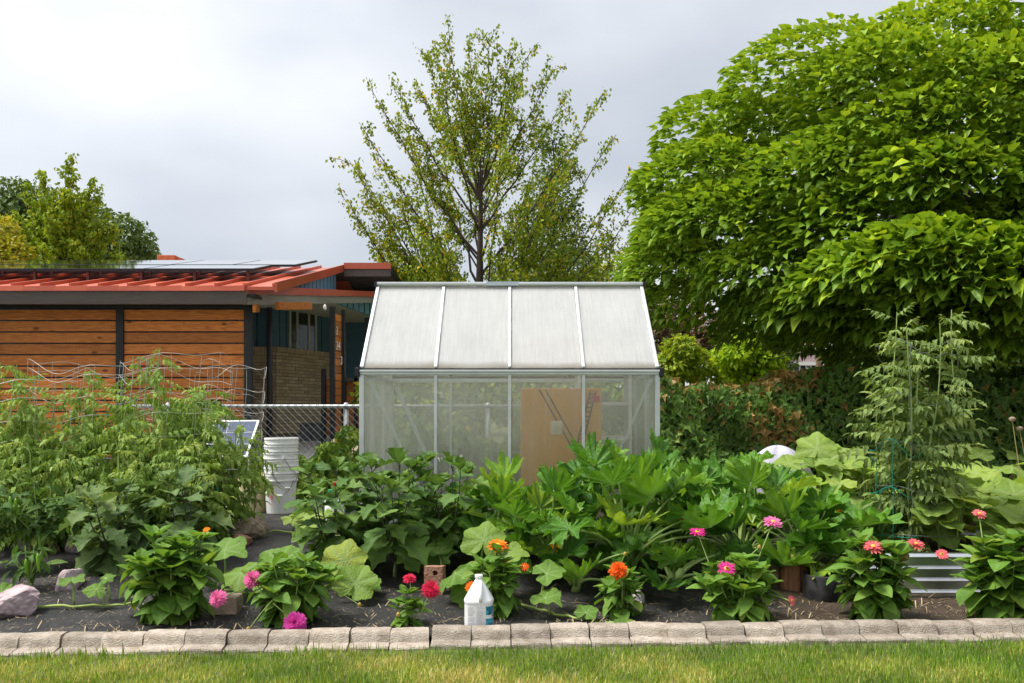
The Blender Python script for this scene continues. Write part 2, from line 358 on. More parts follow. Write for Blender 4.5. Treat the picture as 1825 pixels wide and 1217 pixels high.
# ---------------------------------------------------------------- edging blocks
m_blk = mat('edging_concrete', (.32,.26,.205), (.53,.46,.38), rough=.95, scale=16, bump=1.0, bscale=150, rnd=.24, detail=8)
def block_mesh(seed):
    R = random.Random(seed)
    prof = [(0,-.05),(0,.010),(.006,.018),(.078,.024),(.081,.028),(.088,.058),(.095,.069),(.108,.076),(.125,.079),(.175,.079),(.198,.074),(.205,.064),(.205,-.05)]
    n = 7; wd = .201; V = []; F = []
    for i in range(n):
        u = i/(n-1); e = (.0025 if i in (0, n-1) else 0)
        for k, (y, z) in enumerate(prof):
            yy = y+(.0018 if e else 0)*(1 if y < .1 else -1); zz = z-e*.8
            V.append((-wd/2+u*wd, yy+R.uniform(-.0016,.0016), zz+R.uniform(-.0016,.0016)))
    m = len(prof)
    for i in range(n-1):
        for k in range(m-1): a = i*m+k; F.append((a, a+m, a+m+1, a+1))
    F += [tuple(range(m)), tuple(range((n-1)*m, n*m))[::-1]]
    b = MB(); b.V = V; b.F = F; me = b.mesh('edging_block', smooth=True); me.set_sharp_from_angle(angle=math.radians(32)); me.materials.append(m_blk); return me
BM = [block_mesh(i) for i in range(6)]
edg = thing('garden_edging', 'row of rough concrete edging blocks between the lawn and the garden bed', 'edging', (0, kerb_y(0), 0))
R = random.Random(5)
for i in range(34):
    x = -3.42+i*.207; y = kerb_y(x)
    M = Matrix.Translation((x, y-kerb_y(0)+R.uniform(-.007,.007), R.uniform(-.007,.005)))@Matrix.Rotation(math.atan(.055)+R.uniform(-.045,.045), 4, 'Z')@Matrix.Rotation(R.uniform(-.02,.02), 4, 'Y')
    mk('edging_block', BM[i % 6], None, edg, M)

# ---------------------------------------------------------------- lawn
m_grass = leafmat('lawn_grass', [(0,(.085,.18,.02)),(.35,(.17,.27,.03)),(.55,(.25,.33,.05)),(.75,(.42,.40,.11)),(1,(.62,.53,.24))], trans=.3, mott=.15, mscale=3, gain=(1.12,1.08,1.0))
BL = []
for s, bend in enumerate((.15, .45, .8, 1.2)):
    V = [(-.06,0,0),(.06,0,0),(-.05,.45,bend*.18),(.05,.45,bend*.18),(-.03,.8,bend*.5),(.03,.8,bend*.5),(0,1,bend*.85)]
    BL.append(dict(V=np.array(V), L=np.array([0,1,3,2,2,3,5,4,4,5,6]), S=np.array([4,4,3]), vein=np.zeros(7)))
rs_ = np.random.RandomState(3); K = 118000; np.random.seed(3)
gx = rs_.uniform(-3.7, 3.7, K); gd = rs_.rand(K)**.8
ky = 4.52+.055*gx+.012*np.sin(gx*1.3+.5)
gy = ky-.022-gd*1.15
az = rs_.uniform(0, 2*PI, K); lean = rs_.uniform(.2, 2.4, K)
D_ = np.stack([np.cos(az)*lean, np.sin(az)*lean, np.ones(K)], 1); N_ = np.stack([-np.cos(az), -np.sin(az), lean], 1)
nf = .5+.5*(np.sin(gx*2.3+1)*np.cos(gy*5+gx)+.6*np.sin(gx*5.3+gy*7)+.4*np.sin(gx*11-gy*13))/1.6
dryp = np.clip(.40+.12*np.where(gx > .9, -1.6, 1)+.75*(nf-.5)-.45*np.exp(-((ky-gy)/.16)**2), .05, .9)
rn = np.clip(rs_.normal(dryp, .24), 0, .999)
sz = rs_.uniform(.014, .040, K)*(1+.55*np.exp(-((ky-gy)/.10)**2)*(nf > .62))
grass = merged_obj('lawn', BL, rs_.randint(0, 4, K), np.stack([gx, gy, np.full(K, -.002)], 1), D_, N_, sz, m_grass, None, rn)
tag(grass, 'short mown lawn, green and straw coloured, in front of the edging', 'lawn', kind='stuff')
# straw litter on the fabric and some on the lawn
m_straw = mat('straw', (.26,.19,.10), (.50,.40,.24), rough=.9, scale=30)
ST = [dict(V=np.array([(-.028,0,0),(.028,0,0),(.028,.5,.05+c),(-.028,.5,.05+c),(.018,1,0),(-.018,1,0)]), L=np.array([0,1,2,3,3,2,4,5]), S=np.array([4,4]), vein=np.zeros(6)) for c in (0, .1, .25)]
K = 5200; sx_ = rs_.uniform(-3.3, 3.4, K); sy_ = np.array([kerb_y(x) for x in sx_])+.22+rs_.rand(K)**1.6*1.6
clump = .5+.5*np.sin(sx_*3.1)*np.cos(sy_*6+sx_*2)
keep = rs_.rand(K) < .25+.75*clump; sx_, sy_ = sx_[keep], sy_[keep]; K = len(sx_)
sz_ = np.array([fab_z(a, b) for a, b in zip(sx_, sy_)])+.004
az = rs_.uniform(0, 2*PI, K); el = rs_.uniform(-.03, .14, K)
tag(merged_obj('straw_litter', ST, rs_.randint(0, 3, K), np.stack([sx_, sy_, sz_], 1), np.stack([np.cos(az), np.sin(az), el], 1), np.tile([0,0,1.], (K, 1)), rs_.uniform(.008, .05, K)*rs_.choice([1,1,1,2.2], K), m_straw), 'dry straw bits scattered over the black weed fabric', 'straw', kind='stuff')

# ================================================================== HOUSE
m_cedar = mat('cedar_board', (.30,.085,.016), (.60,.21,.042), rough=.5, scale=5, stretch=(1.2,6,14), bump=.25, rnd=.28, knots=True)
m_black = mat('black_paint', (.012,.012,.014), (.02,.02,.022), rough=.5)
m_redm = mat('red_metal_roof', (.40,.060,.026), (.50,.10,.042), rough=.36, scale=1.1, spec=.5, rnd=.10, detail=7)
m_brown = mat('brown_fascia', (.062,.042,.033), (.085,.062,.05), rough=.45, scale=3, stretch=(1,1,12), spec=.5)
m_blue = mat('blue_siding', (.075,.16,.24), (.10,.195,.285), rough=.7, scale=4)
m_lblue = mat('pale_blue_siding', (.12,.28,.38), (.16,.33,.44), rough=.7, scale=4)
m_groove = mat('siding_groove', (.018,.035,.05), rough=.9)
m_soff = mat('white_soffit', (.68,.64,.58), (.76,.73,.68), rough=.8, scale=6)
m_brick = mat('tan_brick', (.48,.355,.225), (.62,.48,.33), rough=.9, scale=18, bump=.4, rnd=.22)
m_mortar = mat('mortar', (.24,.18,.125), (.30,.235,.165), rough=1)
m_glassdk, t = newmat('window_glass'); l = t.links.new
o_ = N(t, 'ShaderNodeOutputMaterial'); b_ = N(t, 'ShaderNodeBsdfPrincipled'); l(b_.outputs[0], o_.inputs[0]); nn = N(t, 'ShaderNodeTexNoise'); nn.inputs['Scale'].default_value = 2
rr = N(t, 'ShaderNodeValToRGB'); rr.color_ramp.elements[0].color = (.012,.014,.016,1); rr.color_ramp.elements[1].color = (.03,.034,.036,1); l(nn.outputs[0], rr.inputs[0]); l(rr.outputs[0], b_.inputs['Base Color']); b_.inputs['Roughness'].default_value = .06
m_white = mat('white_paint', (.66,.65,.62), (.74,.73,.71), rough=.5)
m_pv, t = newmat('solar_cells'); l = t.links.new
o_ = N(t, 'ShaderNodeOutputMaterial'); b_ = N(t, 'ShaderNodeBsdfPrincipled'); l(b_.outputs[0], o_.inputs[0]); tcn = N(t, 'ShaderNodeTexCoord')
bk = N(t, 'ShaderNodeTexBrick'); bk.offset = 0; bk.inputs['Color1'].default_value = (.012,.016,.030,1); bk.inputs['Color2'].default_value = (.016,.022,.04,1); bk.inputs['Mortar'].default_value = (.10,.11,.13,1)
bk.inputs['Scale'].default_value = 1; bk.inputs['Brick Width'].default_value = .156; bk.inputs['Row Height'].default_value = .156; bk.inputs['Mortar Size'].default_value = .004
l(tcn.outputs['Object'], bk.inputs[0]); l(bk.outputs[0], b_.inputs['Base Color']); b_.inputs['Roughness'].default_value = .05; b_.inputs['Coat Weight'].default_value = 1.0; b_.inputs['Coat Roughness'].default_value = .03

hx0 = -11.0
house = thing('house', 'low house with red metal roof, cedar carport screen, blue siding and tan brick', 'house', (-6, 13, g(-6, 13)))
# carport screen: boards between black posts
Ds = 13.0; z_top = EYE+(HY-552)/FPX*Ds; bh = .147; pitch = .1675
posts = [XD(215.5, Ds), XD(443, Ds)]; step = posts[1]-posts[0]
posts = [posts[0]-step*2, posts[0]-step]+posts
R = random.Random(2)
for i in range(len(posts)-1):
    for k in range(14):
        z1 = z_top-k*pitch
        if z1-bh < g(-5, Ds)+.05: break
        jig = R.uniform(-.004, .004)
        box(posts[i]+.05, posts[i+1]-.05, Ds-.012+jig, Ds+.012+jig, z1-bh, z1).part('board', m_cedar, house, bevel=.004)
for p in posts: box(p-.055, p+.055, Ds-.05, Ds+.05, g(p, Ds)-.1, z_top+.14).part('post', m_black, house, bevel=.004)
box(hx0, posts[-1]+.055, Ds-.06, Ds+.06, z_top+.02, z_top+.145).part('beam', m_black, house)
# roof slab: eave at D=12.5, ridge at D=17.5
yE, yR = 12.5, 17.5; zE = EYE+(HY-508)/FPX*yE; zR = EYE+(HY-475)/FPX*yR; xr = -3.35
sl_ = (zR-zE)/(yR-yE)
def rz(y): return zE+(y-yE)*sl_
roof = MB().prism([(hx0,yE,zE-.02),(xr,yE,zE-.02),(xr,yR,zR-.02),(hx0,yR,zR-.02)], (0,0,-.05)).prism([(hx0,yR+.003,zR-.02),(xr,yR+.003,zR-.02),(xr,22.5,zE-.02),(hx0,22.5,zE-.02)], (0,0,-.05)).part('roof', m_redm, house)
for k in range(26):                                            # standing seams
    x = xr-.02-k*.41
    if x > hx0: MB().prism([(x-.016,yE-.01,zE-.018),(x+.016,yE-.01,zE-.018),(x+.016,yR,zR-.018),(x-.016,yR,zR-.018)], (0,0,.045)).part('roof_seam', m_redm, roof)
for k in range(18):                                            # overlapped drip flashing, one length after another
    x1 = xr-.42-k*.445; x0 = x1-.45
    if x0 > hx0: MB().prism([(x0,yE-.05,zE-.085),(x1,yE-.045,zE-.085),(x1,yE-.03,zE-.005),(x0,yE-.036,zE-.02)], (0,.02,0)).part('flashing', m_redm, roof)
box(hx0, XD(440, yE), yE-.012, yE+.03, zE-.27, zE-.088).part('fascia', m_brown, house, bevel=.005)
box(hx0, XD(440, yE)+.1, yE+.032, yE+.40, zE-.16, zE-.12).part('soffit', m_black, house)
MB().prism([(xr,yE-.02,zE-.10),(xr,yR,zR-.10),(xr,yR,zR+.04),(xr,yE-.02,zE+.04)], (.035,0,0)).part('rake_trim', m_redm, roof)
# gable wall under the rake, high overhang behind it
box(hx0, -7.21, 17.5, 17.6, .3, 4.0).part('wall', m_blue, house)
box(hx0-.1, hx0-.003, 12.9, 17.5, .2, 3.2).part('wall', m_blue, house)
box(hx0, xr-.25, 17.0, 17.1, 3.40, rz(17.0)-.09).part('wall', m_blue, house)
MB().prism([(xr-.12,13.6,3.06),(xr-.12,17.45,3.44),(xr-.12,17.45,rz(17.45)-.075),(xr-.12,13.6,rz(13.6)-.075)], (-.1,0,0)).part('wall', m_blue, house)
for k in range(12):
    y = 13.9+k*.3; box(xr-.121, xr-.117, y-.012, y+.012, 3.06+(y-13.6)*.1, rz(y)-.08).part('siding_groove', m_groove, house)
xo = XD(698, yR)
box(xr+.04, xo, yR-.1, yR, zR-.06, zR+.06).part('ridge_trim', m_redm, roof)
box(xr+.04, xo-.01, yR-.06, yR+.02, zR-.20, zR-.065).part('fascia', m_brown, house)
MB().prism([(xr-.5,yR+.025,zR-.10),(xo,yR+.025,zR-.10),(xo+.25,20.5,zR-.62),(xr-.5,20.5,zR-.62)], (0,0,.05)).part('overhang', m_brown, house)
MB().prism([(xo,yR+.025,zR-.02),(xo+.03,yR+.025,zR-.02),(xo+.28,20.5,zR-.57),(xo+.25,20.5,zR-.57)], (0,0,-.12)).part('rake_trim', m_black, house)
box(xr-.1, xo+.3, 18.6, 18.7, 3.56, zR-.33).part('wall', m_blue, house)
# porch roof edge running back to the right
A = at(440, 508, 12.5); Bp = at(700, 521, 17.0)
def rake(p, q, z0, z1, q0, q1, off): return MB().prism([(p[0],p[1],z0),(q[0],q[1],q0),(q[0],q[1],q1),(p[0],p[1],z1)], off)
n_ = Vector((Bp.y-A.y, -(Bp.x-A.x), 0)).normalized()
rake(A, Bp, A.z-.13, A.z-.005, Bp.z-.085, Bp.z, n_*-.04).part('flashing', m_redm, roof)
rake(A-n_*.03, Bp-n_*.03, A.z-.275, A.z-.132, Bp.z-.19, Bp.z-.087, n_*-.04).part('fascia', mat('grey_fascia', (.20,.18,.155), (.27,.25,.22), rough=.5, scale=3, stretch=(1,1,12)), house)
MB().add([(A.x-.1,A.y+.05,A.z-.16),(Bp.x-.1,Bp.y,Bp.z-.17),(-2.2,20.19,3.27),(-4.4,20.19,3.28),(-4.75,17.45,3.28),(-6.5,17.45,3.28),(-6.5,12.7,A.z-.16)], [(0,4,1),(1,4,3),(1,3,2),(0,6,4),(6,5,4)]).part('soffit', m_soff, house)
pz = at(660, 565, 17.2)
MB().prism([at(603,541,15.6),at(672,539,17.2),at(672,566,17.2)], (-.05,.03,0)).part('siding_panel', m_lblue, house)
for k in range(7):
    f = (k+.5)/7; p0 = at(603,541,15.6).lerp(at(672,539,17.2), f); p1 = at(603,541,15.6).lerp(at(672,566,17.2), f)
    MB().beam(p0+n_*.002, p1+n_*.002, .02, .012, up=(0,1,0)).part('siding_groove', m_groove, house)
MB().beam(at(494,545,12.9), at(553,545,13.4), .09, .11).part('beam_end', m_cedar, house, bevel=.004)
MB().beam(at(453,549,12.75), at(460,549,13.4), .05, .12).part('beam_end', m_cedar, house, bevel=.004)
# brick walls, each brick its own piece
P0 = Vector((-4.68,17.5,0)); P1 = Vector((-3.93,19.3,0)); zb0 = g(-4.7,17.5); zb1 = 2.42
bw = MB().prism([(-7.2,17.53,zb0-.1),(P0.x-.015,17.53,zb0-.1),(P0.x-.015,17.53,zb1),(-7.2,17.53,zb1)], (0,.1,0)).part('brick_wall', m_mortar, house)
dB = (P1-P0).normalized(); nB = Vector((dB.y,-dB.x,0)); LB = (P1-P0).length
rake(P0-nB*.03, P1-nB*.03, zb0-.1, zb1, zb0-.1, zb1, nB*-.1).part('brick_wall', m_mortar, house)
bme = MB().box(-.098,.098,-.02,.05,-.028,.028).mesh('brick'); bme.materials.append(m_brick)
HL = WL[house.name]
hme = MB().box(-.045,.045,-.02,.05,-.028,.028).mesh('brick'); hme.materials.append(m_brick)
course = .0677; nco = int((zb1-zb0)/course)
R = random.Random(8)
for c in range(nco):
    z = zb1-.034-c*course
    if c % 2:
        mk('brick', hme, None, house, Matrix.Translation(Vector((P0.x-.052, 17.525, z))-HL)); p = P0+dB*.052; mk('brick', hme, None, house, Matrix.Translation(Vector((p.x, p.y, z))-HL)@Matrix.Rotation(math.atan2(dB.y, dB.x), 4, 'Z'))
    for k in range(4):
        x = P0.x-.103-k*.206-(.1 if c % 2 else 0)
        if x > -5.6: mk('brick', bme, None, house, Matrix.Translation(Vector((x, 17.525+R.uniform(-.003,.003), z))-HL))
    for k in range(int(LB/.206)):
        u = .103+k*.206+(.1 if c % 2 else 0)
        if u < LB-.09:
            p = P0+dB*u+nB*R.uniform(-.004,.003); mk('brick', bme, None, house, Matrix.Translation(Vector((p.x, p.y, z))-HL)@Matrix.Rotation(math.atan2(dB.y, dB.x), 4, 'Z'))
# soldier course cap
cme = MB().box(-.028,.028,-.05,.06,-.05,.05).mesh('cap_brick'); cme.materials.append(m_brick)
for k in range(int(LB/.066)):
    p = P0+dB*(.033+k*.066); mk('cap_brick', cme, None, house, Matrix.Translation(Vector((p.x, p.y, zb1+.052))-HL)@Matrix.Rotation(math.atan2(dB.y, dB.x), 4, 'Z'))
for k in range(12): mk('cap_brick', cme, None, house, Matrix.Translation(Vector((P0.x-.04-k*.066, 17.52, zb1+.052))-HL))
# blue siding above the brick, window, door, lamp
zc = 3.95
MB().prism([(-7.2,17.6,zb1+.1),(P0.x-.05,17.6,zb1+.1),(P0.x-.05,17.6,zc),(-7.2,17.6,zc)], (0,.08,0)).part('wall', m_blue, house)
Q0 = P0-nB*.06; Q1 = P1-nB*.06
rake(Q0, Q1, zb1+.1, zc, zb1+.1, zc, nB*-.08).part('wall', m_blue, house)
for k in range(1, 9):
    p = Q0+dB*(k*.205); rake(p+nB*.003, p+dB*.022+nB*.003, zb1+.1, zc, zb1+.1, zc, nB*-.002).part('siding_groove', m_groove, house)
for k in range(6): box(P0.x-.2-k*.2, P0.x-.18-k*.2, 17.597, 17.599, zb1+.1, zc).part('siding_groove', m_groove, house)
u0, u1, wz0, wz1 = .50, 1.42, zb1+.03, 3.70
win = rake(Q0+dB*u0+nB*.02, Q0+dB*u1+nB*.02, wz0, wz1, wz0, wz1, nB*-.015).part('window', m_white, house)
for a, b in ((0,.24),(.27,.68),(.71,.95)):
    a_ = u0+.03+a*(u1-u0-.02); b__ = u0+b*(u1-u0)
    rake(Q0+dB*a_+nB*.026, Q0+dB*b__+nB*.026, wz0+.05, wz1-.05, wz0+.05, wz1-.05, nB*-.005).part('pane', m_glassdk, win)
for q in (u0, u0+.255*(u1-u0), u0+.695*(u1-u0), u1-.03):
    p = Q0+dB*q; rake(p+nB*.05, p+dB*.025+nB*.05, wz0, wz1, wz0, wz1, nB*-.03).part('frame', m_white, win)
rake(Q0+dB*u0+nB*.055, Q0+dB*u1+nB*.055, wz1-.04, wz1+.005, wz1-.04, wz1+.005, nB*-.034).part('frame', m_white, win)
rake(Q0+dB*u0+nB*.06, Q0+dB*u1+nB*.06, wz0-.01, wz0+.04, wz0-.01, wz0+.04, nB*-.038).part('frame', m_white, win)
Dd = 20.2
box(-4.35, -2.0, Dd, Dd+.1, .7, 4.1).part('wall', m_blue, house)
door = box(XD(573,Dd), XD(590,Dd), Dd-.04, Dd-.003, .8, EYE+(HY-572)/FPX*Dd).part('door', mat('brown_door', (.10,.03,.018), (.14,.045,.025), rough=.5), house)
MB().lathe([(.02,0),(.02,.03)], (XD(587,Dd), Dd-.06, 1.75), 8).part('handle', m_white, door)
lp = at(570,596,19.6)
lm = MB().lathe([(.055,-.16),(.055,.16)], lp, 10).part('wall_lamp', mat('lamp_steel', (.35,.34,.32), rough=.35, metal=.8), house)
box(lp.x-.09, lp.x-.05, lp.y-.05, lp.y+.1, lp.z-.2, lp.z+.2).part('lamp_mount', m_black, lm)
# porch posts with slatted number column
MB().tube([(XD(480.5,13.6),13.6,.4),(XD(480.5,13.6),13.6,EYE+(HY-548)/FPX*13.6)], .047, 12).part('post', m_black, house, smooth=True)
pa, pb = onground(592.5, 14.6), onground(612, 15.1)
for p, py, hwd in ((pa, 546, .04), (pb, 552, .028)): box(p.x-hwd, p.x+hwd, p.y-.05, p.y+.05, p.z-.1, EYE+(HY-py)/FPX*p.y).part('post', m_black, house, bevel=.004)
k = 0
while True:
    z1 = 2.86-k*.124
    if z1 < .75: break
    slat = MB().prism([(pa.x+.03,pa.y,z1-.112),(pb.x-.02,pb.y,z1-.112),(pb.x-.02,pb.y,z1),(pa.x+.03,pa.y,z1)], (-.01,.02,0)).part('slat', m_cedar, house); k += 1
def text_part(s, loc, rot, size, m, parent, name='house_number', align='CENTER'):
    cu = bpy.data.curves.new('txt', 'FONT'); cu.body = s; cu.size = size; cu.extrude = .004; cu.align_x = align; cu.align_y = 'CENTER'
    to = bpy.data.objects.new('txt', cu); C.objects.link(to); bpy.context.view_layer.update()
    me = bpy.data.meshes.new_from_object(to.evaluated_get(bpy.context.evaluated_depsgraph_get())); bpy.data.objects.remove(to)
    me.materials.clear(); me.materials.append(m)
    p = parent
    while p.parent is not None: p = p.parent
    return mk(name, me, None, parent, Matrix.Translation(Vector(loc)-WL[p.name])@rot.to_4x4())
dN = (Vector((pb.x,pb.y,0))-Vector((pa.x,pa.y,0))).normalized()
RN = Matrix((dN, Vector((0,0,1)), dN.cross(Vector((0,0,1))))).transposed()
for s, py, f in (('2',590,.33),('24',617,.45),('3',643,.75)):
    p = pa.lerp(pb, f); d = p.y; text_part(s, Vector((p.x, p.y, EYE+(HY-py)/FPX*d))+dN.cross(Vector((0,0,1)))*.012, RN, .20, m_white, house)
for k in range(9):                                             # low slatted rail beyond the column
    z1 = EYE+(HY-680)/FPX*15.6-k*.118
    box(XD(613,15.6), XD(700,15.6), 15.59, 15.61, z1-.105, z1).part('slat', m_cedar, house)
for px in (614, 635, 690): box(XD(px,15.55)-.03, XD(px,15.55)+.03, 15.5, 15.58, .6, EYE+(HY-670)/FPX*15.55).part('post', m_black, house)
box(XD(613,15.6), XD(700,15.6), 15.5, 15.66, EYE+(HY-679)/FPX*15.6, EYE+(HY-674)/FPX*15.6).part('rail', m_brown, house)
box(XD(655,16.6)-.05, XD(655,16.6)+.05, 16.55, 16.65, .7, EYE+(HY-566)/FPX*16.6).part('post', m_black, house)
for k in range(8):
    z1 = EYE+(HY-675)/FPX*14.9-k*.12; box(XD(579,14.9), XD(588,14.9), 14.89, 14.91, z1-.108, z1).part('slat', m_cedar, house)
box(XD(577,14.85)-.035, XD(577,14.85)+.035, 14.8, 14.9, .6, EYE+(HY-657)/FPX*14.85).part('post', m_black, house)
# soffit lamp, chimney, vent
MB().lathe([(.01,.06),(.025,.03),(.032,0),(.02,-.03)], at(579,549,14.2), 10).part('soffit_lamp', m_white, house, smooth=True)
ch = at(302, 468, 19.0); box(ch.x-.19, ch.x+.19, ch.y-.2, ch.y+.2, ch.z-1.0, ch.z+.13).part('chimney', mat('chimney_brick', (.40,.13,.06), (.52,.19,.09), rough=.9, scale=12), roof, bevel=.01)
box(ch.x+.191, ch.x+.30, ch.y-.12, ch.y+.18, ch.z-1.0, ch.z+.08).part('chimney', MATS['chimney_brick'], roof)
vt = at(239.5, 476, 16.4); m_vent = mat('vent_pipe', (.45,.33,.28), (.60,.48,.42), rough=.7)
MB().lathe([(.06,-.35),(.06,.02),(.085,.02),(.085,.12),(.0,.12)], vt, 14).part('roof_vent', m_vent, roof)
# rooftop panels: two rows
for row, (y0, y1, n) in enumerate(((13.55,14.55,8),(14.75,16.4,8))):
    for k in range(n):
        wx = 1.03 if row else 1.66
        x1 = XD(500 if row else 452, y0)-k*wx*1.012+ (.25 if row else .0); x0 = x1-wx
        if x0 < hx0: continue
        pv = MB().prism([(x0,y0,rz(y0)+.14),(x1,y0,rz(y0)+.14),(x1,y1,rz(y1)+.14),(x0,y1,rz(y1)+.14)], (0,0,.035)).part('solar_panel', m_black, roof)
        MB().prism([(x0+.02,y0+.02,rz(y0+.02)+.176),(x1-.02,y0+.02,rz(y0+.02)+.176),(x1-.02,y1-.02,rz(y1-.02)+.176),(x0+.02,y1-.02,rz(y1-.02)+.176)], (0,0,.003)).part('glass', m_pv, pv)
    for k in range(14):
        x = XD(440, y0)-k*.82
        if x > hx0: box(x-.02, x+.02, y0+.04, y0+.10, rz(y0)-.01, rz(y0)+.145).part('panel_foot', mat('panel_foot', (.09,.03,.025), rough=.5), roof)

# ================================================================== CHAIN LINK FENCE
m_galv = mat('galvanised', (.30,.31,.31), (.40,.42,.41), rough=.5, metal=.6, scale=12)
Df = 10.0; zf_ = EYE+(HY-724)/FPX*Df
fence = thing('chain_link_fence', 'galvanised chain link fence with a top rail in front of the house', 'fence', onground(540, Df))
fx0, fx1 = -4.3, 1.3
MB().tube([(fx0,Df,zf_),(fx1,Df,zf_)], .021, 10).part('top_rail', m_galv, fence, smooth=True)
for px in (617, 300, 870): 
    p = onground(px, Df+.03); po = MB().tube([(p.x,p.y,p.z-.1),(p.x,p.y,zf_+.01)], .03, 12).part('post', m_galv, fence, smooth=True)
    MB().lathe([(.036,0),(.036,.04),(.02,.06),(.001,.065)], (p.x,p.y,zf_-.02), 12).part('post_cap', m_galv, po, smooth=True)
wm = MB(); dz = zf_+.025; zb = g(-2, Df)+.05; H_ = dz-zb
for fam in (-1, 1):
    for k in range(int((fx1-fx0+H_)/.081)+1):
        x = fx0-(H_ if fam > 0 else 0)+k*.081; a = Vector((x, Df-.024+.004*fam, zb)); b = Vector((x+H_, Df-.024+.004*fam, dz)) if fam > 0 else Vector((x, Df-.028, dz))
        if fam < 0: a = Vector((x+H_, Df-.028, zb))
        # clip to the fence run
        if min(a.x, b.x) > fx1 or max(a.x, b.x) < fx0: continue
        def clip(p, q):
            if p.x < fx0: p = p+(q-p)*((fx0-p.x)/(q.x-p.x))
            if p.x > fx1: p = p+(q-p)*((fx1-p.x)/(q.x-p.x))
            return p
        a2, b2 = clip(a, b), clip(b, a)
        wm.tube([a2, b2], .0023, 3, cap=False)
o = wm.part('wire_mesh', m_galv, fence); o['kind'] = 'stuff'

# ================================================================== GREENHOUSE
m_alu = mat('aluminium', (.55,.57,.57), (.66,.68,.68), rough=.38, metal=.55, scale=6, spec=.5)
def polymat(name, haze, dirt, col):
    m, t = newmat(name); l = t.links.new
    o = N(t, 'ShaderNodeOutputMaterial'); tp = N(t, 'ShaderNodeBsdfTransparent'); tp.inputs[0].default_value = (.97,.98,.96,1)
    df = N(t, 'ShaderNodeBsdfDiffuse'); tl = N(t, 'ShaderNodeBsdfTranslucent'); gl = N(t, 'ShaderNodeBsdfGlossy'); gl.inputs['Roughness'].default_value = .16
    df.inputs[0].default_value = (*col, 1); tl.inputs[0].default_value = (*col, 1)
    a = N(t, 'ShaderNodeMixShader'); a.inputs[0].default_value = .62; l(df.outputs[0], a.inputs[1]); l(tl.outputs[0], a.inputs[2])
    tcn = N(t, 'ShaderNodeTexCoord'); mpn = N(t, 'ShaderNodeMapping'); mpn.inputs['Scale'].default_value = (26, 1.6, 1.6); l(tcn.outputs['Object'], mpn.inputs[0])
    n1 = N(t, 'ShaderNodeTexNoise'); n1.inputs['Scale'].default_value = 1.6; n1.inputs['Detail'].default_value = 5; n1.inputs['Roughness'].default_value = .65; l(mpn.outputs[0], n1.inputs[0])
    n2 = N(t, 'ShaderNodeTexNoise'); n2.inputs['Scale'].default_value = 2.3; n2.inputs['Detail'].default_value = 5; l(tcn.outputs['Object'], n2.inputs[0])
    s = N(t, 'ShaderNodeMath', operation='MULTIPLY_ADD'); s.inputs[1].default_value = dirt; l(n1.outputs['Fac'], s.inputs[0]); s.inputs[2].default_value = haze-dirt*.5
    s2 = N(t, 'ShaderNodeMath', operation='MULTIPLY_ADD'); s2.inputs[1].default_value = dirt*.8; l(n2.outputs['Fac'], s2.inputs[0]); l(s.outputs[0], s2.inputs[2])
    s3 = N(t, 'ShaderNodeMath', operation='SUBTRACT', use_clamp=True); s3.inputs[1].default_value = dirt*.4; l(s2.outputs[0], s3.inputs[0])
    # grime gathered along the lower edge of each sheet
    sz_ = N(t, 'ShaderNodeSeparateXYZ'); l(tcn.outputs['Generated'], sz_.inputs[0]); ng = N(t, 'ShaderNodeMath', operation='MULTIPLY_ADD'); ng.inputs[1].default_value = -.10; l(n2.outputs['Fac'], ng.inputs[0]); l(sz_.outputs['Z'], ng.inputs[2])
    gr = N(t, 'ShaderNodeMapRange'); gr.inputs[1].default_value = -.045; gr.inputs[2].default_value = .03; gr.inputs[3].default_value = .85; gr.inputs[4].default_value = 0; l(ng.outputs[0], gr.inputs[0])
    gc = N(t, 'ShaderNodeMixRGB'); gc.inputs[1].default_value = (*col, 1); gc.inputs[2].default_value = (.34,.29,.20,1); l(gr.outputs[0], gc.inputs[0]); l(gc.outputs[0], df.inputs[0]); l(gc.outputs[0], tl.inputs[0])
    s4 = N(t, 'ShaderNodeMath', operation='MAXIMUM'); l(s3.outputs[0], s4.inputs[0]); l(gr.outputs[0], s4.inputs[1]); s3 = s4
    b = N(t, 'ShaderNodeMixShader'); l(s3.outputs[0], b.inputs[0]); l(tp.outputs[0], b.inputs[1]); l(a.outputs[0], b.inputs[2])
    f = N(t, 'ShaderNodeFresnel'); f.inputs[0].default_value = 1.45; fm = N(t, 'ShaderNodeMath', operation='MULTIPLY'); fm.inputs[1].default_value = .7; l(f.outputs[0], fm.inputs[0])
    c = N(t, 'ShaderNodeMixShader'); l(fm.outputs[0], c.inputs[0]); l(b.outputs[0], c.inputs[1]); l(gl.outputs[0], c.inputs[2]); l(c.outputs[0], o.inputs[0])
    return m
m_poly = polymat('polycarbonate_wall', .19, .26, (.90,.91,.82)); m_polyr = polymat('polycarbonate_roof', .60, .44, (.92,.92,.91))
gx0, gx1, gy0, gy1 = -1.255, 1.215, 7.4, 9.24; gz0 = .32; gze = EYE+(HY-664)/FPX*gy0; gyr = (gy0+gy1)/2; gzr = EYE+(HY-511)/FPX*gyr
gh = thing('greenhouse', 'small polycarbonate greenhouse with aluminium frame and gable roof', 'greenhouse', (0, gyr, g(0, gyr)))
box(gx0-.02, gx1+.02, gy0-.02, gy0+.05, g(0,gy0)-.05, gz0+.0).part('base_rail', m_galv, gh)
box(gx0-.02, gx1+.02, gy1-.05, gy1+.02, g(0,gy1)-.05, gz0).part('base_rail', m_galv, gh)
for xx in (gx0, gx1): box(xx-.02, xx+.02, gy0+.052, gy1-.052, .15, gz0).part('base_rail', m_galv, gh)
gxs = [gx0+(gx1-gx0)*k/4 for k in range(5)]
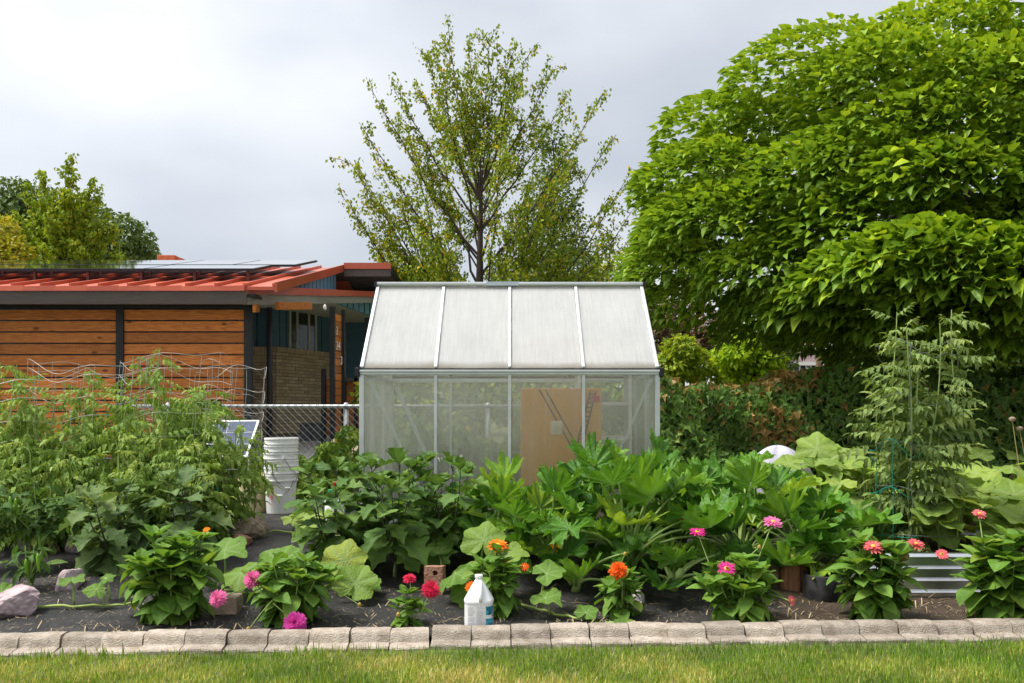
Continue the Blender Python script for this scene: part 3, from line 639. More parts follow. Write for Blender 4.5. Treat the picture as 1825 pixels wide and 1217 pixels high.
for yy in (gy0, gy1):
    for k, x in enumerate(gxs):
        w_ = .020 if k in (0, 4) else .013
        box(x-w_, x+w_, yy-.02, yy+.02, gz0+.001, gze-.021).part('upright', m_alu, gh, bevel=.003)
    sg = -1 if yy == gy0 else 1
    box(gx0-.03, gx1+.03, yy-.022, yy+.022, gze-.02, gze+.012).part('eave_rail', m_alu, gh, bevel=.004)
    box(gx0-.03, gx1+.03, yy+sg*.03-.012, yy+sg*.03+.012, gze+.004, gze+.022).part('gutter', m_alu, gh, bevel=.003)
    box(gx0-.02, gx1+.02, yy-.012, yy+.012, gze+.023, gze+.034).part('eave_seal', m_black, gh)
    for xx in (gx0, gx1):
        s_ = -1 if xx == gx0 else 1
        box(xx+s_*.032-.02, xx+s_*.032+.02, yy-.045, yy+.045, gze-.035, gze+.04).part('corner_cap', m_black, gh, bevel=.006)
    for k in range(4):
        box(gxs[k]+.014, gxs[k+1]-.014, yy-.004, yy+.004, gz0, gze-.022).part('wall_panel', m_poly, gh)
# roof panels and glazing bars
for sg in (-1, 1):
    ye = gyr+sg*(gyr-gy0); e0 = Vector((0, ye, gze+.036)); r0 = Vector((0, gyr, gzr)); nrm = Vector((0, sg*(gzr-gze), abs(ye-gyr))).normalized()
    for k in range(4):
        a, b = gxs[k]+.016, gxs[k+1]-.016
        MB().prism([(a,e0.y,e0.z),(b,e0.y,e0.z),(b,r0.y,r0.z),(a,r0.y,r0.z)], nrm*.006).part('roof_panel', m_polyr, gh)
    for k, x in enumerate(gxs):
        w_ = .028 if k in (0, 4) else .025
        MB().beam(Vector((x,e0.y,e0.z))+nrm*.008, Vector((x,r0.y,r0.z))+nrm*.008, w_, .03, up=nrm).part('glazing_bar', m_alu, gh, bevel=.003)
box(gx0-.02, gx1+.02, gyr-.04, gyr+.04, gzr+.012, gzr+.04).part('ridge', m_alu, gh, bevel=.006)
box(-.24, .06, gyr-.044, gyr+.044, gzr+.006, gzr+.043).part('ridge_joint', mat('blue_grey_metal', (.42,.47,.50), rough=.4, metal=.5), gh)
for xx, s_ in ((gx0,-1),(gx1,1)):
    box(xx+s_*.022-.012, xx+s_*.022+.012, gyr-.05, gyr+.05, gzr, gzr+.045).part('ridge_cap', m_black, gh)
    MB().prism([(xx,gy0+.02,gz0),(xx,gy1-.02,gz0),(xx,gy1-.02,gze),(xx,gyr,gzr-.02),(xx,gy0+.02,gze)], (.006,0,0)).part('end_panel', m_poly, gh)
    for yy in (gyr-.35, gyr+.35): box(xx-.02, xx+.02, yy-.015, yy+.015, gz0, gze+.25).part('upright', m_alu, gh)
    box(xx-.018, xx+.018, gy0+.03, gy1-.03, gze-.015, gze+.015).part('end_rail', m_alu, gh)
# diagonal braces behind the front panels
MB().beam((gx0+.06,gy0+.03,gze-.06), (gxs[1]-.06,gy0+.03,gz0+.1), .022, .006, up=(0,1,0)).part('brace', m_alu, gh)
MB().beam((gx0+.05,gy1-.03,gze-.06), (gxs[1]-.1,gy1-.03,gz0+.1), .04, .006, up=(0,1,0)).part('brace', m_alu, gh)
MB().beam((gx1-.05,gy0+.03,gze-.06), (gxs[3]+.1,gy0+.03,gz0+.1), .022, .006, up=(0,1,0)).part('brace', m_alu, gh)
# inside: cardboard box, shelf, pots
m_card = mat('cardboard', (.70,.30,.035), (.78,.40,.075), rough=.85, scale=2.5)
cbL = onground(1000, 7.75)
b0 = at(931, 692, 7.62); b1 = at(1072, 696, 7.62)
cb = thing('cardboard_box', 'tall brown cardboard box leaning inside the greenhouse front', 'box', (cbL.x, 7.75, g(0,7.75)))
zt = b0.z
MB().box(b0.x-.01, b1.x, 7.62, 7.9, .27, zt).part('carton', m_card, cb, bevel=.006)
m_ink = mat('print_black', (.05,.035,.02), rough=.9); m_lab = mat('paper_label', (.68,.62,.48), rough=.8); m_redl = mat('red_label', (.60,.045,.05), rough=.7)
yb = 7.617
def inkline(a, b, wd=.012):
    p = at(*a, 7.62); q = at(*b, 7.62); p.y = q.y = yb; MB().beam(p, q, wd, .004, up=(0,1,0)).part('printed_line', m_ink, cb)
inkline((961,694),(1024,806)); inkline((972,694),(1028,794))
inkline((1052,697),(1028,794)); inkline((1062,697),(1034,810)); inkline((1024,809),(1034,810)); inkline((1024,806),(1032,796))
for k in range(11):
    f = k/11; inkline((1051-22*f, 702+88*f), (1061-24*f, 702+88*f), .010)
p = at(981, 750, 7.61); q = at(1002, 774, 7.61); box(p.x, q.x, 7.612, 7.616, q.z, p.z).part('label', m_lab, cb)
p = at(1053, 705, 7.6); q = at(1069, 717, 7.6); box(p.x, q.x, 7.606, 7.611, q.z, p.z).part('label', m_redl, cb, label='red sticker')
for k in range(4):
    p = at(1056, 707.5+k*2.4, 7.6); q = at(1066, 707.5+k*2.4, 7.6); box(p.x, q.x, 7.603, 7.6055, p.z-.002, p.z+.002).part('printed_line', mat('dark_red_print', (.28,.02,.03)), cb)
for k in range(3):
    p = at(986, 760+k*4, 7.61); q = at(997, 760+k*4, 7.61); box(p.x, q.x, 7.608, 7.6115, p.z-.0015, p.z+.0015).part('printed_line', mat('faint_print', (.42,.38,.30)), cb)
m_shelfw = mat('white_plastic_shelf', (.66,.66,.64), (.74,.74,.72), rough=.5)
sh = thing('shelf_unit', 'white shelf unit standing inside the right end of the greenhouse', 'shelf', (.9, 8.6, g(.9,8.6)))
for z in (.5, .95, 1.28, 1.62): box(.62, 1.15, 8.45, 8.85, z, z+.03).part('shelf', m_shelfw, sh)
for x in (.64, 1.13):
    for y in (8.47, 8.83): box(x-.015, x+.015, y-.015, y+.015, .26, 1.85).part('leg', m_shelfw, sh)
tr_ = MB().prism([(.66,8.46,1.652),(1.14,8.46,1.652),(1.14,8.8,1.652),(.66,8.8,1.652)], (0,0,.005)).box(.66,.67,8.46,8.8,1.658,1.78).box(1.13,1.14,8.46,8.8,1.658,1.78).box(.671,1.129,8.46,8.47,1.658,1.78).box(.671,1.129,8.79,8.8,1.658,1.78).solo('seed_tray', m_shelfw, (.9,8.6,1.655))
tag(tr_, 'white open tray on the top board of the greenhouse shelf', 'tray')
m_pot = mat('black_plastic', (.012,.012,.013), (.035,.034,.033), rough=.5, scale=10)
pt = MB().lathe([(.10,0),(.13,.26),(.14,.26),(.14,.29),(.12,.29),(.11,.05)], (-.82,8.0,g(-.8,8)+.02), 18).solo('plant_pot', m_pot, (-.82,8.0,g(-.8,8)+.02), smooth=True); tag(pt, 'dark plant pot inside the greenhouse by the left brace', 'pot')
pt2 = MB().lathe([(.10,0),(.13,.26),(.14,.26),(.14,.29),(.12,.29),(.11,.05)], (-.82,8.0,g(-.8,8)+.3), 18).solo('plant_pot', m_pot, (-.82,8.0,g(-.8,8)+.14), smooth=True)
for v in pt2.data.vertices: v.co.z -= .02
tag(pt2, 'upper dark pot stacked in another inside the greenhouse', 'pot')
# ================================================================== SMALL THINGS IN THE GARDEN
def curved_patch(mb, c, r, a0, a1, z0, z1, n=8, th=.002):
    V = []; F = []
    for i in range(n+1):
        a = a0+(a1-a0)*i/n
        for rr in (r, r+th):
            for z in (z0, z1): V.append((c[0]+rr*math.cos(a), c[1]+rr*math.sin(a), c[2]+z))
    for i in range(n):
        k = i*4; F += [(k+2,k+6,k+7,k+3),(k,k+1,k+5,k+4),(k+1,k+3,k+7,k+5),(k,k+4,k+6,k+2)]
    F += [(0,2,3,1),(n*4,n*4+1,n*4+3,n*4+2)]
    return mb.add(V, F)
m_bucket = mat('bucket_plastic', (.78,.78,.75), (.84,.84,.82), rough=.45, scale=4)
m_wire = mat('steel_wire', (.16,.16,.17), rough=.4, metal=.8)
m_bred = mat('faded_red_print', (.62,.13,.14), (.70,.22,.22), rough=.7)
bc = ground_at(501, 918); bc.y = 8.25; bc.x = XD(501, 8.25); bc.z = fab_z(bc.x, bc.y)
ords = ['bottom', 'second', 'third', 'fourth', 'fifth', 'topmost']
for i in range(6):
    z = bc.z+i*.0675; c = (bc.x+.004*((i*7) % 3-1), bc.y, z)
    lbl = ['bottom white bucket of the tall nested stack, with red warning print', 'white bucket second from the bottom of the nested stack', 'white bucket third from the bottom of the nested stack',
           'white bucket fourth from the bottom of the nested stack', 'white bucket just under the top one of the nested stack', 'topmost white bucket of the tall nested stack'][i]
    bk_ = thing('bucket', lbl, 'bucket', c, 'nested white buckets beside the greenhouse')
    # wall thinner than the taper so the buckets nest
    MB().lathe([(.126,0),(.1275,.004),(.1500,.355),(.158,.355),(.158,.345),(.1535,.343),(.1535,.312),(.158,.310),(.158,.300),(.1525,.298),(.1525,.362),(.147,.362),(.1475,.35),(.1245,.012)], c, 28).part('body', m_bucket, bk_)
    if i in (0, 1, 3):
        a0 = {0: -2.25, 1: -1.85, 3: -1.15}[i]; P = []
        for k in range(13):
            f = k/12; a = a0+f*1.75; rr = .161+.012*math.sin(PI*f); P.append((c[0]+rr*math.cos(a), c[1]+rr*math.sin(a), c[2]+.315-.145*math.sin(PI*f*.98)))
        h_ = MB().tube(P, .0022, 5).part('handle', m_wire, bk_)
        MB().tube([Vector(P[5])+Vector((0,0,-.001)), Vector(P[7])], .009, 8).part('grip', m_bucket, h_)
        MB().lathe([(.014,-.012),(.014,.012)], P[0], 8).part('ear', m_bucket, bk_)
    if i == 0:
        ca = -1.95
        pr = MB(); r_ = .1415
        for z0, z1 in ((.255,.262),(.085,.0875)): curved_patch(pr, c, r_+.006*(z0 > .2), ca-.13, ca+.13, z0, z1)
        curved_patch(pr, c, r_+.003, ca-.13, ca-.122, .09, .255); curved_patch(pr, c, r_+.003, ca+.122, ca+.13, .09, .255)
        for k in range(20):
            t0 = 2*PI*k/20; curved_patch(pr, c, r_+.0, ca+.105*math.cos(t0)-.012, ca+.105*math.cos(t0)+.012, .165+.028*math.sin(t0)-.003, .165+.028*math.sin(t0)+.003, 1)
        for (da, z0, z1) in ((-.05,.15,.185),(-.02,.158,.18),(.02,.145,.178),(.05,.16,.172)): curved_patch(pr, c, r_, ca+da-.018, ca+da+.018, z0, z1, 1)
        pr.part('warning_print', m_bred, bk_)
m_cream = mat('cream_plastic', (.62,.52,.28), (.70,.60,.36), rough=.5)
yc = Vector((XD(452, 8.35), 8.35, 0)); yc.z = fab_z(yc.x, yc.y)
yb_ = thing('bucket', 'cream yellow bucket half hidden by tomato leaves, left of the white stack', 'bucket', yc)
MB().lathe([(.125,0),(.15,.355),(.158,.355),(.158,.34),(.15,.338),(.15,.36),(.144,.36),(.122,.01)], yc, 24).part('body', m_cream, yb_, smooth=False)
pr = MB(); curved_patch(pr, yc, .139, -1.25, -1.05, .09, .12); pr.part('print', m_bred, yb_)
# a small white sprayer bottle with green lid and red cap behind the eggplants
sp = Vector((XD(596, 7.3), 7.3, 0)); sp.z = fab_z(sp.x, sp.y)
spb = thing('sprayer_bottle', 'white sprayer bottle with green lid and red nozzle behind the eggplants', 'bottle', sp)
MB().lathe([(.07,0),(.08,.02),(.08,.26),(.05,.31)], sp, 16).part('body', m_bucket, spb, smooth=True)
MB().lathe([(.055,.3101),(.055,.335)], sp, 14).part('lid', mat('green_plastic', (.02,.22,.08), rough=.4), spb)
MB().tube([sp+Vector((0,0,.335)), sp+Vector((.0,0,.39)), sp+Vector((.03,-.02,.41))], [.016,.014,.009], 8).part('nozzle', mat('red_plastic', (.55,.02,.02), rough=.35), spb)
# leaning portable solar panel on a stand
qa, qb, qc, qd = at(383,752,9.0), at(463,751,9.0), at(441,816,8.6), at(361,817,8.6)
spn = thing('solar_panel', 'small solar panel with white frame leaning on a stand behind the tomatoes', 'solar panel', onground(410, 8.7))
nn_ = (qb-qa).cross(qd-qa).normalized()
if nn_.y > 0: nn_ = -nn_
MB().prism([qd, qc, qb, qa], nn_*.02).part('backing', m_white, spn)
def inset(P, e):
    c = sum(P, Vector())/4; return [p+(c-p)*e for p in P]
for r_ in range(3):
    for k in range(3):
        def uv(u, v): return (qa.lerp(qb, u)).lerp(qd.lerp(qc, u), v)+nn_*.021
        MB().prism([uv(.05+k*.305,.04+r_*.315), uv(.34+k*.305,.04+r_*.315), uv(.34+k*.305,.335+r_*.315), uv(.05+k*.305,.335+r_*.315)][::-1], nn_*.003).part('cell', mat('blue_cells', (.05,.07,.12), (.08,.105,.16), rough=.55, scale=20, spec=.1), spn)
for p in (qc, qd): MB().tube([p+Vector((0,.03,.02)), Vector((p.x, p.y+.05, g(p.x, p.y)-.01))], .014, 8).part('leg', m_alu, spn)
for p in (qa.lerp(qd,.4), qb.lerp(qc,.4)): MB().tube([p+Vector((0,.05,0)), Vector((p.x, p.y+.5, g(p.x, p.y+.5)-.01))], .012, 8).part('strut', m_alu, spn)

# rocks
def rock(loc, sx, sy, sz, seed, m, label, rz=0, flat=.25):
    import bmesh
    bm = bmesh.new(); bmesh.ops.create_icosphere(bm, subdivisions=4, radius=1); R = random.Random(seed)
    pl = [(Vector((R.gauss(0,1), R.gauss(0,1), R.gauss(0,1))).normalized(), R.uniform(.62,.95)) for _ in range(13)]
    for v in bm.verts:
        d = v.co.normalized(); r = 1.0
        for n, k in pl:
            c = d.dot(n)
            if c > .05: r = min(r, k/c)
        r *= 1+.05*fbm(d.x*5+seed, d.y*5+d.z*4, seed)+.035*fbm(d.x*13, d.z*13+d.y*9, seed+3)
        v.co = Vector((d.x*r*sx, d.y*r*sy, max(d.z*r, -flat-.2)*sz))
    me = bpy.data.meshes.new('rock'); bm.to_mesh(me); bm.free()
    me.materials.append(m)
    o = mk('rock', me); o.location = Vector(loc)+Vector((0,0,sz*(flat+.2)-.012)); o.rotation_euler = (0,0,rz)
    return tag(o, label, 'rock')
m_rp = mat('purple_stone', (.28,.20,.22), (.52,.42,.42), rough=.9, scale=9, bump=.9, bscale=28)
m_rt = mat('tan_stone', (.16,.115,.075), (.44,.36,.27), rough=.95, scale=8, bump=1, bscale=40)
m_rr = mat('red_stone', (.30,.13,.085), (.46,.28,.20), rough=.95, scale=14, bump=.8, bscale=50)
m_rw = mat('pale_stone', (.36,.32,.29), (.60,.56,.52), rough=.9, scale=11, bump=.8, bscale=40)
def rk(px, py, wpx, hpx, seed, m, label, rz=0, dp=1.0):
    p = ground_at(px, py); k = p.y/FPX; p.y += wpx*k*.3; p.x = XD(px, p.y); p.z = fab_z(p.x, p.y)
    return rock(p, wpx*k*.56, wpx*k*.5*dp, hpx*k*.78, seed, m, label, rz)
rk(18, 1108, 96, 50, 4, m_rp, 'large pale purple rock lying on the fabric at the left edge', .3)
rk(124, 1055, 52, 42, 9, m_rp, 'striped purple and white rock behind the squash vine leaves', .9)
rk(42, 988, 34, 26, 12, m_rw, 'whitish rock under the pepper plants', .2)
rk(97, 990, 24, 15, 15, m_rt, 'small flat tan stone between the peppers and eggplants')
rk(136, 988, 34, 30, 17, m_rp, 'dark purple rock under the left eggplants', 1.2)
rk(443, 964, 62, 40, 21, m_rt, 'big tan boulder on the fabric right of the tomatoes', .5)
rk(428, 978, 38, 24, 26, m_rr, 'small reddish rock in front of the tan boulder', .2)
rk(418, 925, 50, 20, 28, m_rw, 'grey stone half hidden behind the tan boulder')
rk(1138, 1082, 26, 26, 33, m_rw, 'light grey stone beside the single orange zinnia')
rk(1098, 1064, 34, 30, 35, m_rw, 'pale stone behind the single orange zinnia', .8)
# concrete block by the left zinnia, perforated red brick in the middle
p = ground_at(397, 1104); p.y += .06
o = MB().box(p.x-.075, p.x+.075, p.y-.05, p.y+.08, fab_z(p.x,p.y)-.01, p.z+.125).solo('paver_block', mat('paver', (.28,.21,.15), (.40,.31,.23), rough=.95, scale=14, bump=.6), p, bevel=.01); tag(o, 'tan concrete paver standing on end between the two left zinnias', 'paver')
p = ground_at(772, 1066); hw, hh, dp = .058, .185, .10; z0 = fab_z(p.x, p.y)-.006
mbk = MB(); n = 16; hc = (.012, .145)
ring = [(hc[0]+.017*math.cos(2*PI*i/n), hc[1]+.017*math.sin(2*PI*i/n)) for i in range(n)]
def sq(i):
    a = 2*PI*i/n; c_, s_ = math.cos(a), math.sin(a); m_ = max(abs(c_), abs(s_)); u, v = c_/m_, s_/m_
    return (u*hw, hh/2+v*hh/2)
V = [(x, 0, z) for x, z in (sq(i) for i in range(n))]+[(x, 0, z) for x, z in ring]+[(x, .07, z) for x, z in ring]+[(x, dp, z) for x, z in (sq(i) for i in range(n))]
F = []
for i in range(n):
    j = (i+1) % n; F += [(i, j, n+j, n+i), (n+i, n+j, 2*n+j, 2*n+i), (j, i, 3*n+i, 3*n+j)]
F += [tuple(range(2*n, 3*n)), tuple(range(3*n, 4*n))]
cs, sn = math.cos(.12), math.sin(.12)
mbk.add([(p.x+x*cs+y*sn, p.y-x*sn*.5+y, z0+z-.10*y) for x, y, z in V], F)
o = mbk.solo('clay_brick', mat('rough_clay_brick', (.34,.14,.09), (.52,.30,.21), rough=.95, scale=26, bump=.9, bscale=60), p); tag(o, 'rough reddish brick with a round hole standing behind the red zinnias', 'brick')

# white gallon jug
j = Vector((XD(853.5, 4.86), 4.86, 0)); j.z = g(j.x, j.y)+.004
m_jug = mat('white_hdpe', (.74,.75,.76), (.79,.80,.81), rough=.32, scale=3, spec=.45)
jug = thing('plastic_jug', 'white plastic gallon jug with printed blue label behind the edging', 'jug', j)
jr = .079
prof = [(.066,0),(.076,.008),(jr,.02),(jr,.155),(.0815,.162),(.0815,.172),(.078,.178),(.066,.200),(.046,.236),(.027,.268),(.0185,.280),(.0185,.288)]
def jsq(t): return 1.0/(abs(math.cos(t))**6+abs(math.sin(t))**6)**(1/6)*.5+.5*1.0
MB().lathe(prof, j, 40, jsq).part('bottle', m_jug, jug, smooth=True)
cap = MB().lathe([(.0215,.2885),(.0225,.291),(.0225,.303),(.0205,.306),(.001,.3062)], j, 24).part('cap', m_jug, jug, smooth=True)
MB().tube([j+Vector((.008,-.026,.272)), j+Vector((.010,-.052,.258)), j+Vector((.012,-.071,.225)), j+Vector((.012,-.083,.192)), j+Vector((.012,-.076,.172))], [.010,.011,.0115,.012,.010], 10).part('handle', m_jug, jug, smooth=True)
m_lblw = mat('label_white', (.66,.66,.65), rough=.5); m_lblg = mat('label_grey_print', (.42,.43,.44), rough=.6); m_lblb = mat('label_blue', (.005,.05,.10), (.08,.50,.66), rough=.4, scale=38, detail=2)
def jpatch(a0, a1, z0, z1, e, n=8):
    V = []; F = []
    for i in range(n+1):
        a = a0+(a1-a0)*i/n; r = jr*jsq(a)
        for rr in (r+e-.0006, r+e):
            for z in (z0, z1): V.append((j.x+rr*math.cos(a), j.y+rr*math.sin(a), j.z+z))
    for i in range(n):
        k = i*4; F += [(k+2,k+6,k+7,k+3),(k+1,k+3,k+7,k+5),(k,k+4,k+6,k+2)]
    F += [(0,2,3,1),(n*4,n*4+1,n*4+3,n*4+2)]
    return MB().add(V, F)
lb = jpatch(-2.75, -.35, .026, .148, .0012, 24).part('label', m_lblw, jug, smooth=False)
R = random.Random(4)
for blk_, (a0, a1) in enumerate(((-2.25,-1.78),(-1.70,-1.16))):
    z = .142
    while z > .04:
        ln = R.uniform(.55, 1); jpatch(a0, a0+(a1-a0)*ln, z-.0022, z, .0019, 6).part('print_line', m_lblg, lb); z -= .0062 if R.random() < .85 else .012
for (z0, z1) in ((.100,.146),(.030,.080)): jpatch(-1.08, -.42, z0, z1, .0019, 8).part('blue_panel', m_lblb, lb)
for k, a in enumerate((-.62,-.52,-.42)): jpatch(a, a+.05, .086, .096, .0019, 2).part('print_letter', mat('dark_print', (.05,.05,.06)), lb)

# black pot ring, stump, corrugated raised bed, white sheet
p = ground_at(1466, 1080); p.y += .1; p.x = XD(1466, p.y); p.z = fab_z(p.x, p.y)
rk_ = .118
def jit(t): return 1+.025*math.sin(3*t+1)
o = MB().lathe([(rk_*.96,-.02),(rk_,.0),(rk_*1.02,.145),(rk_*.99,.15),(rk_*.96,.145),(rk_*.93,.02)], p, 28, jit).solo('plastic_pot', mat('dusty_black_plastic', (.012,.012,.013), (.055,.052,.05), rough=.55, scale=12), p, smooth=True); tag(o, 'short dusty black plastic pot left of the metal raised bed', 'pot')
p = ground_at(1416, 1050); p.z = fab_z(p.x, p.y)
st_ = thing('log_stump', 'short split log standing behind the black pot', 'log', p)
def lj(t): return 1+.06*math.sin(2*t+.6)+.03*math.sin(7*t)+.02*math.sin(15*t)
MB().lathe([(.098,-.02),(.095,.12),(.093,.215)], p, 40, lj).part('bark', mat('bark_red', (.10,.045,.022), (.30,.14,.07), rough=.95, scale=10, stretch=(1,1,.16), bump=1), st_)
MB().lathe([(.090,.2152),(.089,.219)], p, 40, lj).part('cut_end', mat('cut_wood', (.30,.16,.09), (.42,.25,.15), rough=.9, scale=20), st_)
m_corr = mat('galvalume', (.55,.57,.58), (.72,.74,.75), rough=.30, metal=1.0, scale=5, spec=.5)
bx0, bx1, by0, by1 = 2.12, 4.3, 5.52, 6.55; bz0 = fab_z(2.6, by0)-.02; bh_ = .30
rb = thing('raised_bed', 'corrugated galvanised metal raised bed holding the tall tomato', 'planter', (3.1, 6.0, fab_z(3.1, 6.0)))
prf = [(0,0)]; z = 0
while z < bh_-.02:
    prf += [(0,z+.042),(.017,z+.048),(.018,z+.052),(0,z+.070),(0,z+.074)]; z += .074
prf = [(a, b) for a, b in prf if b < bh_]+[(0,bh_)]
def corr(p0, p1, nrm):
    V = []; F = []
    for p in (p0, p1):
        for s in (0, .0015):
            for a, b in prf: q = Vector(p)+Vector(nrm)*(a-s); V.append((q.x, q.y, bz0+b))
    m = len(prf)
    for k in range(m-1): F += [(k, 2*m+k, 2*m+k+1, k+1), (m+k, m+k+1, 3*m+k+1, 3*m+k)]
    F += [(m-1, 3*m-1, 4*m-1, 2*m-1)]
    return MB().add(V, F)
corr((bx0+.004,by0,0), (bx1-.004,by0,0), (0,-1,0)).part('front_panel', m_corr, rb); corr((bx0,by1,0), (bx0,by0+.004,0), (-1,0,0)).part('end_panel', m_corr, rb)
corr((bx1-.004,by1,0), (bx0+.004,by1,0), (0,1,0)).part('back_panel', m_corr, rb); corr((bx1,by0+.004,0), (bx1,by1,0), (1,0,0)).part('end_panel', m_corr, rb)
for x in (bx0, bx1):
    for y in (by0, by1): box(x-.022, x+.022, y-.022, y+.022, bz0-.02, bz0+bh_+.005).part('corner_post', m_alu, rb, bevel=.006)
m_soil = mat('dark_soil', (.03,.02,.013), (.07,.048,.03), rough=1, scale=22, bump=1, bscale=70)
sb = MB(); W = 22; 
for i in range(W+1):
    for k in range(W+1):
        x = bx0+.004+(bx1-bx0-.008)*i/W; y = by0+.004+(by1-by0-.008)*k/W; sb.V.append((x, y, bz0+bh_-.045+.012*fbm(x*9, y*9)))
for i in range(W):
    for k in range(W): a = i*(W+1)+k; sb.F.append((a, a+W+1, a+W+2, a+1))
sb.part('soil', m_soil, rb, smooth=True)
BEDZ = bz0+bh_-.045
wc = onground(1386, 7.9); top = EYE-(789-HY)/FPX*7.9; hd = top-wc.z-.01
wsh = MB(); n = 40; rings = 12
for i in range(rings+1):
    f = i/rings; rr = .34*math.sin(f*PI/2)**1.0; zz = hd*math.cos(f*PI/2)**.8
    for k in range(n):
        a = 2*PI*k/n; q = 1+f**.7*(.10*math.sin(4*a+1)+.06*math.sin(7*a+2)); wsh.V.append((wc.x+rr*q*math.cos(a), wc.y+rr*q*math.sin(a)*.8, wc.z-.01+zz-.05*(1-abs(2*f-1))*max(0, math.sin(3*a+.5))**2+.02*f*math.sin(5*a+1)+.012*f*math.sin(11*a)))
for i in range(rings):
    for k in range(n): wsh.F.append((i*n+k, (i+1)*n+k, (i+1)*n+(k+1) % n, i*n+(k+1) % n))
o = wsh.solo('cloth_cover', mat('white_cloth', (.40,.385,.46), (.52,.50,.58), rough=.85, scale=3), wc, smooth=True); tag(o, 'white cloth draped in a dome behind the squash leaves', 'cloth')

# green metal plant stake, boulder and bins behind the fence
p = ground_at(398, 972); tpz = at(387, 868, p.y)
o = MB().tube([p+Vector((0,0,-.05)), tpz], .007, 8).solo('plant_stake', mat('green_coated_wire', (.01,.13,.07), (.02,.19,.11), rough=.35, scale=20), p, smooth=True); tag(o, 'thin dark green stake leaning in front of the right tomato', 'stake')
p = onground(632, 12.0); rock(p, .42, .4, .40, 51, m_rt, 'rounded tan boulder on the drive behind the wire fence')
m_bin = mat('grey_bin', (.10,.11,.12), (.16,.17,.18), rough=.5)
for k, px in enumerate((547, 568)):
    p = onground(px, 16.0); bn = thing('storage_bin', ['left dark grey bin standing by the brick wall behind the fence', 'right dark grey bin standing by the brick wall behind the fence'][k], 'bin', p, 'bins by the brick wall')
    MB().prism([(p.x-.095,p.y-.1,p.z),(p.x+.095,p.y-.1,p.z),(p.x+.115,p.y-.1,p.z+.3),(p.x-.115,p.y-.1,p.z+.3)], (0,.2,0)).part('body', m_bin, bn, bevel=.01)
    box(p.x-.12, p.x+.12, p.y-.12, p.y+.12, p.z+.301, p.z+.33).part('lid', m_bin, bn, bevel=.006)
# wire cages for the tomatoes
m_cage = mat('galvanised_wire', (.38,.37,.34), (.52,.51,.47), rough=.45, metal=.4, scale=30)
def cage(px, D, r, ztop, label, seed, m, dv=.15, dh=.17, lean=(0,0), wr=.0017, zlow=.1, name='tomato_cage', base_z=None):
    c = onground(px, D)
    if base_z is not None: c.z = base_z
    R = random.Random(seed); th = thing(name, label, 'plant cage', c)
    def P(a, z):
        f = (z-c.z)/(ztop-c.z); w_ = 1+.10*f*math.sin(2*a+seed)+.05*math.sin(3*a+seed*2)
        return Vector((c.x+r*w_*math.cos(a)+lean[0]*f, c.y+r*w_*math.sin(a)+lean[1]*f, z+.06*f*math.sin(a*2+seed)+.03*f*math.sin(5*a+seed)))
    nv = int(2*PI*r/dv*.8); up = MB()
    for k in range(nv):
        a = 2*PI*k/nv; zt_ = ztop-.03; n = 8
        up.tube([P(a+R.uniform(-.03,.03), c.z-.02+(zt_-c.z+.02)*i/n) for i in range(n+1)], wr, 4, cap=False)
    z = c.z+zlow
    z_last = ztop-.03; zs_ = []
    while z < z_last-.05: zs_.append(z); z += dh
    for z in zs_+[z_last]:
        ph = R.random(); n = 40
        up.tube([P(2*PI*i/n, z+.012*math.sin(2*PI*i/n*2+ph*6)) for i in range(n+1)], wr, 4, cap=False)
    o = up.part('wire_grid', m, th, smooth=True); o['kind'] = 'stuff'
    return th
cage(40, 7.25, .46, 1.52, 'bent galvanised wire cage round the leftmost tomato', 1, m_cage)
cage(165, 7.35, .48, 1.62, 'galvanised wire cage round the second tomato from the left', 2, m_cage, lean=(.05,0))
cage(290, 7.3, .46, 1.66, 'tall galvanised wire cage round the third tomato from the left', 3, m_cage, lean=(.08,.1))
cage(395, 7.5, .30, 1.60, 'crooked narrow wire cage at the right end of the tomato row', 5, m_cage, dv=.2, lean=(.10,0))
cage(1597, 6.0, .17, .98, 'low green wire cage round the foot of the tall tomato', 6, mat('teal_wire', (.012,.20,.14), (.02,.28,.20), rough=.4), dv=.27, dh=.27, wr=.003, base_z=BEDZ)
cage(1632, 6.05, .26, 1.66, 'tall thin dark wire cage round the tall tomato', 7, mat('dull_wire', (.12,.14,.12), (.2,.22,.19), rough=.5, metal=.4), dv=.33, dh=.3, wr=.0028, base_z=BEDZ)
# ================================================================== LEAF KINDS
def lobed(lobes, base=.35, k=6):
    def f(th):
        r = base
        for a, ln, wd in lobes: r = max(r, ln*math.exp(-(abs((th-a+PI) % (2*PI)-PI)/wd)**2))
        return r
    return f
m_squash = leafmat('squash_leaf', [(0,(.085,.175,.035)),(.6,(.12,.215,.045)),(.93,(.19,.26,.06)),(1,(.26,.31,.07))], vein=(.22,.32,.11), trans=.32, rough=.5, mott=.12, mscale=4)
m_squashp = leafmat('pale_squash_leaf', [(0,(.15,.24,.06)),(.55,(.22,.32,.085)),(.9,(.30,.38,.11)),(1,(.55,.42,.06))], vein=(.33,.42,.16), trans=.36, rough=.55, mott=.12, mscale=4)
m_zuc = leafmat('zucchini_leaf', [(0,(.044,.125,.017)),(.5,(.085,.205,.025)),(.85,(.155,.285,.032)),(1,(.22,.33,.042))], vein=(.12,.24,.075), trans=.3, rough=.42, mott=.2, mscale=5, spots=(.16,.24,.13))
m_egg = leafmat('eggplant_leaf', [(0,(.065,.125,.05)),(.5,(.095,.17,.065)),(.85,(.14,.215,.085)),(1,(.19,.24,.08))], vein=(.15,.20,.10), trans=.25, rough=.6, mott=.15, mscale=6)
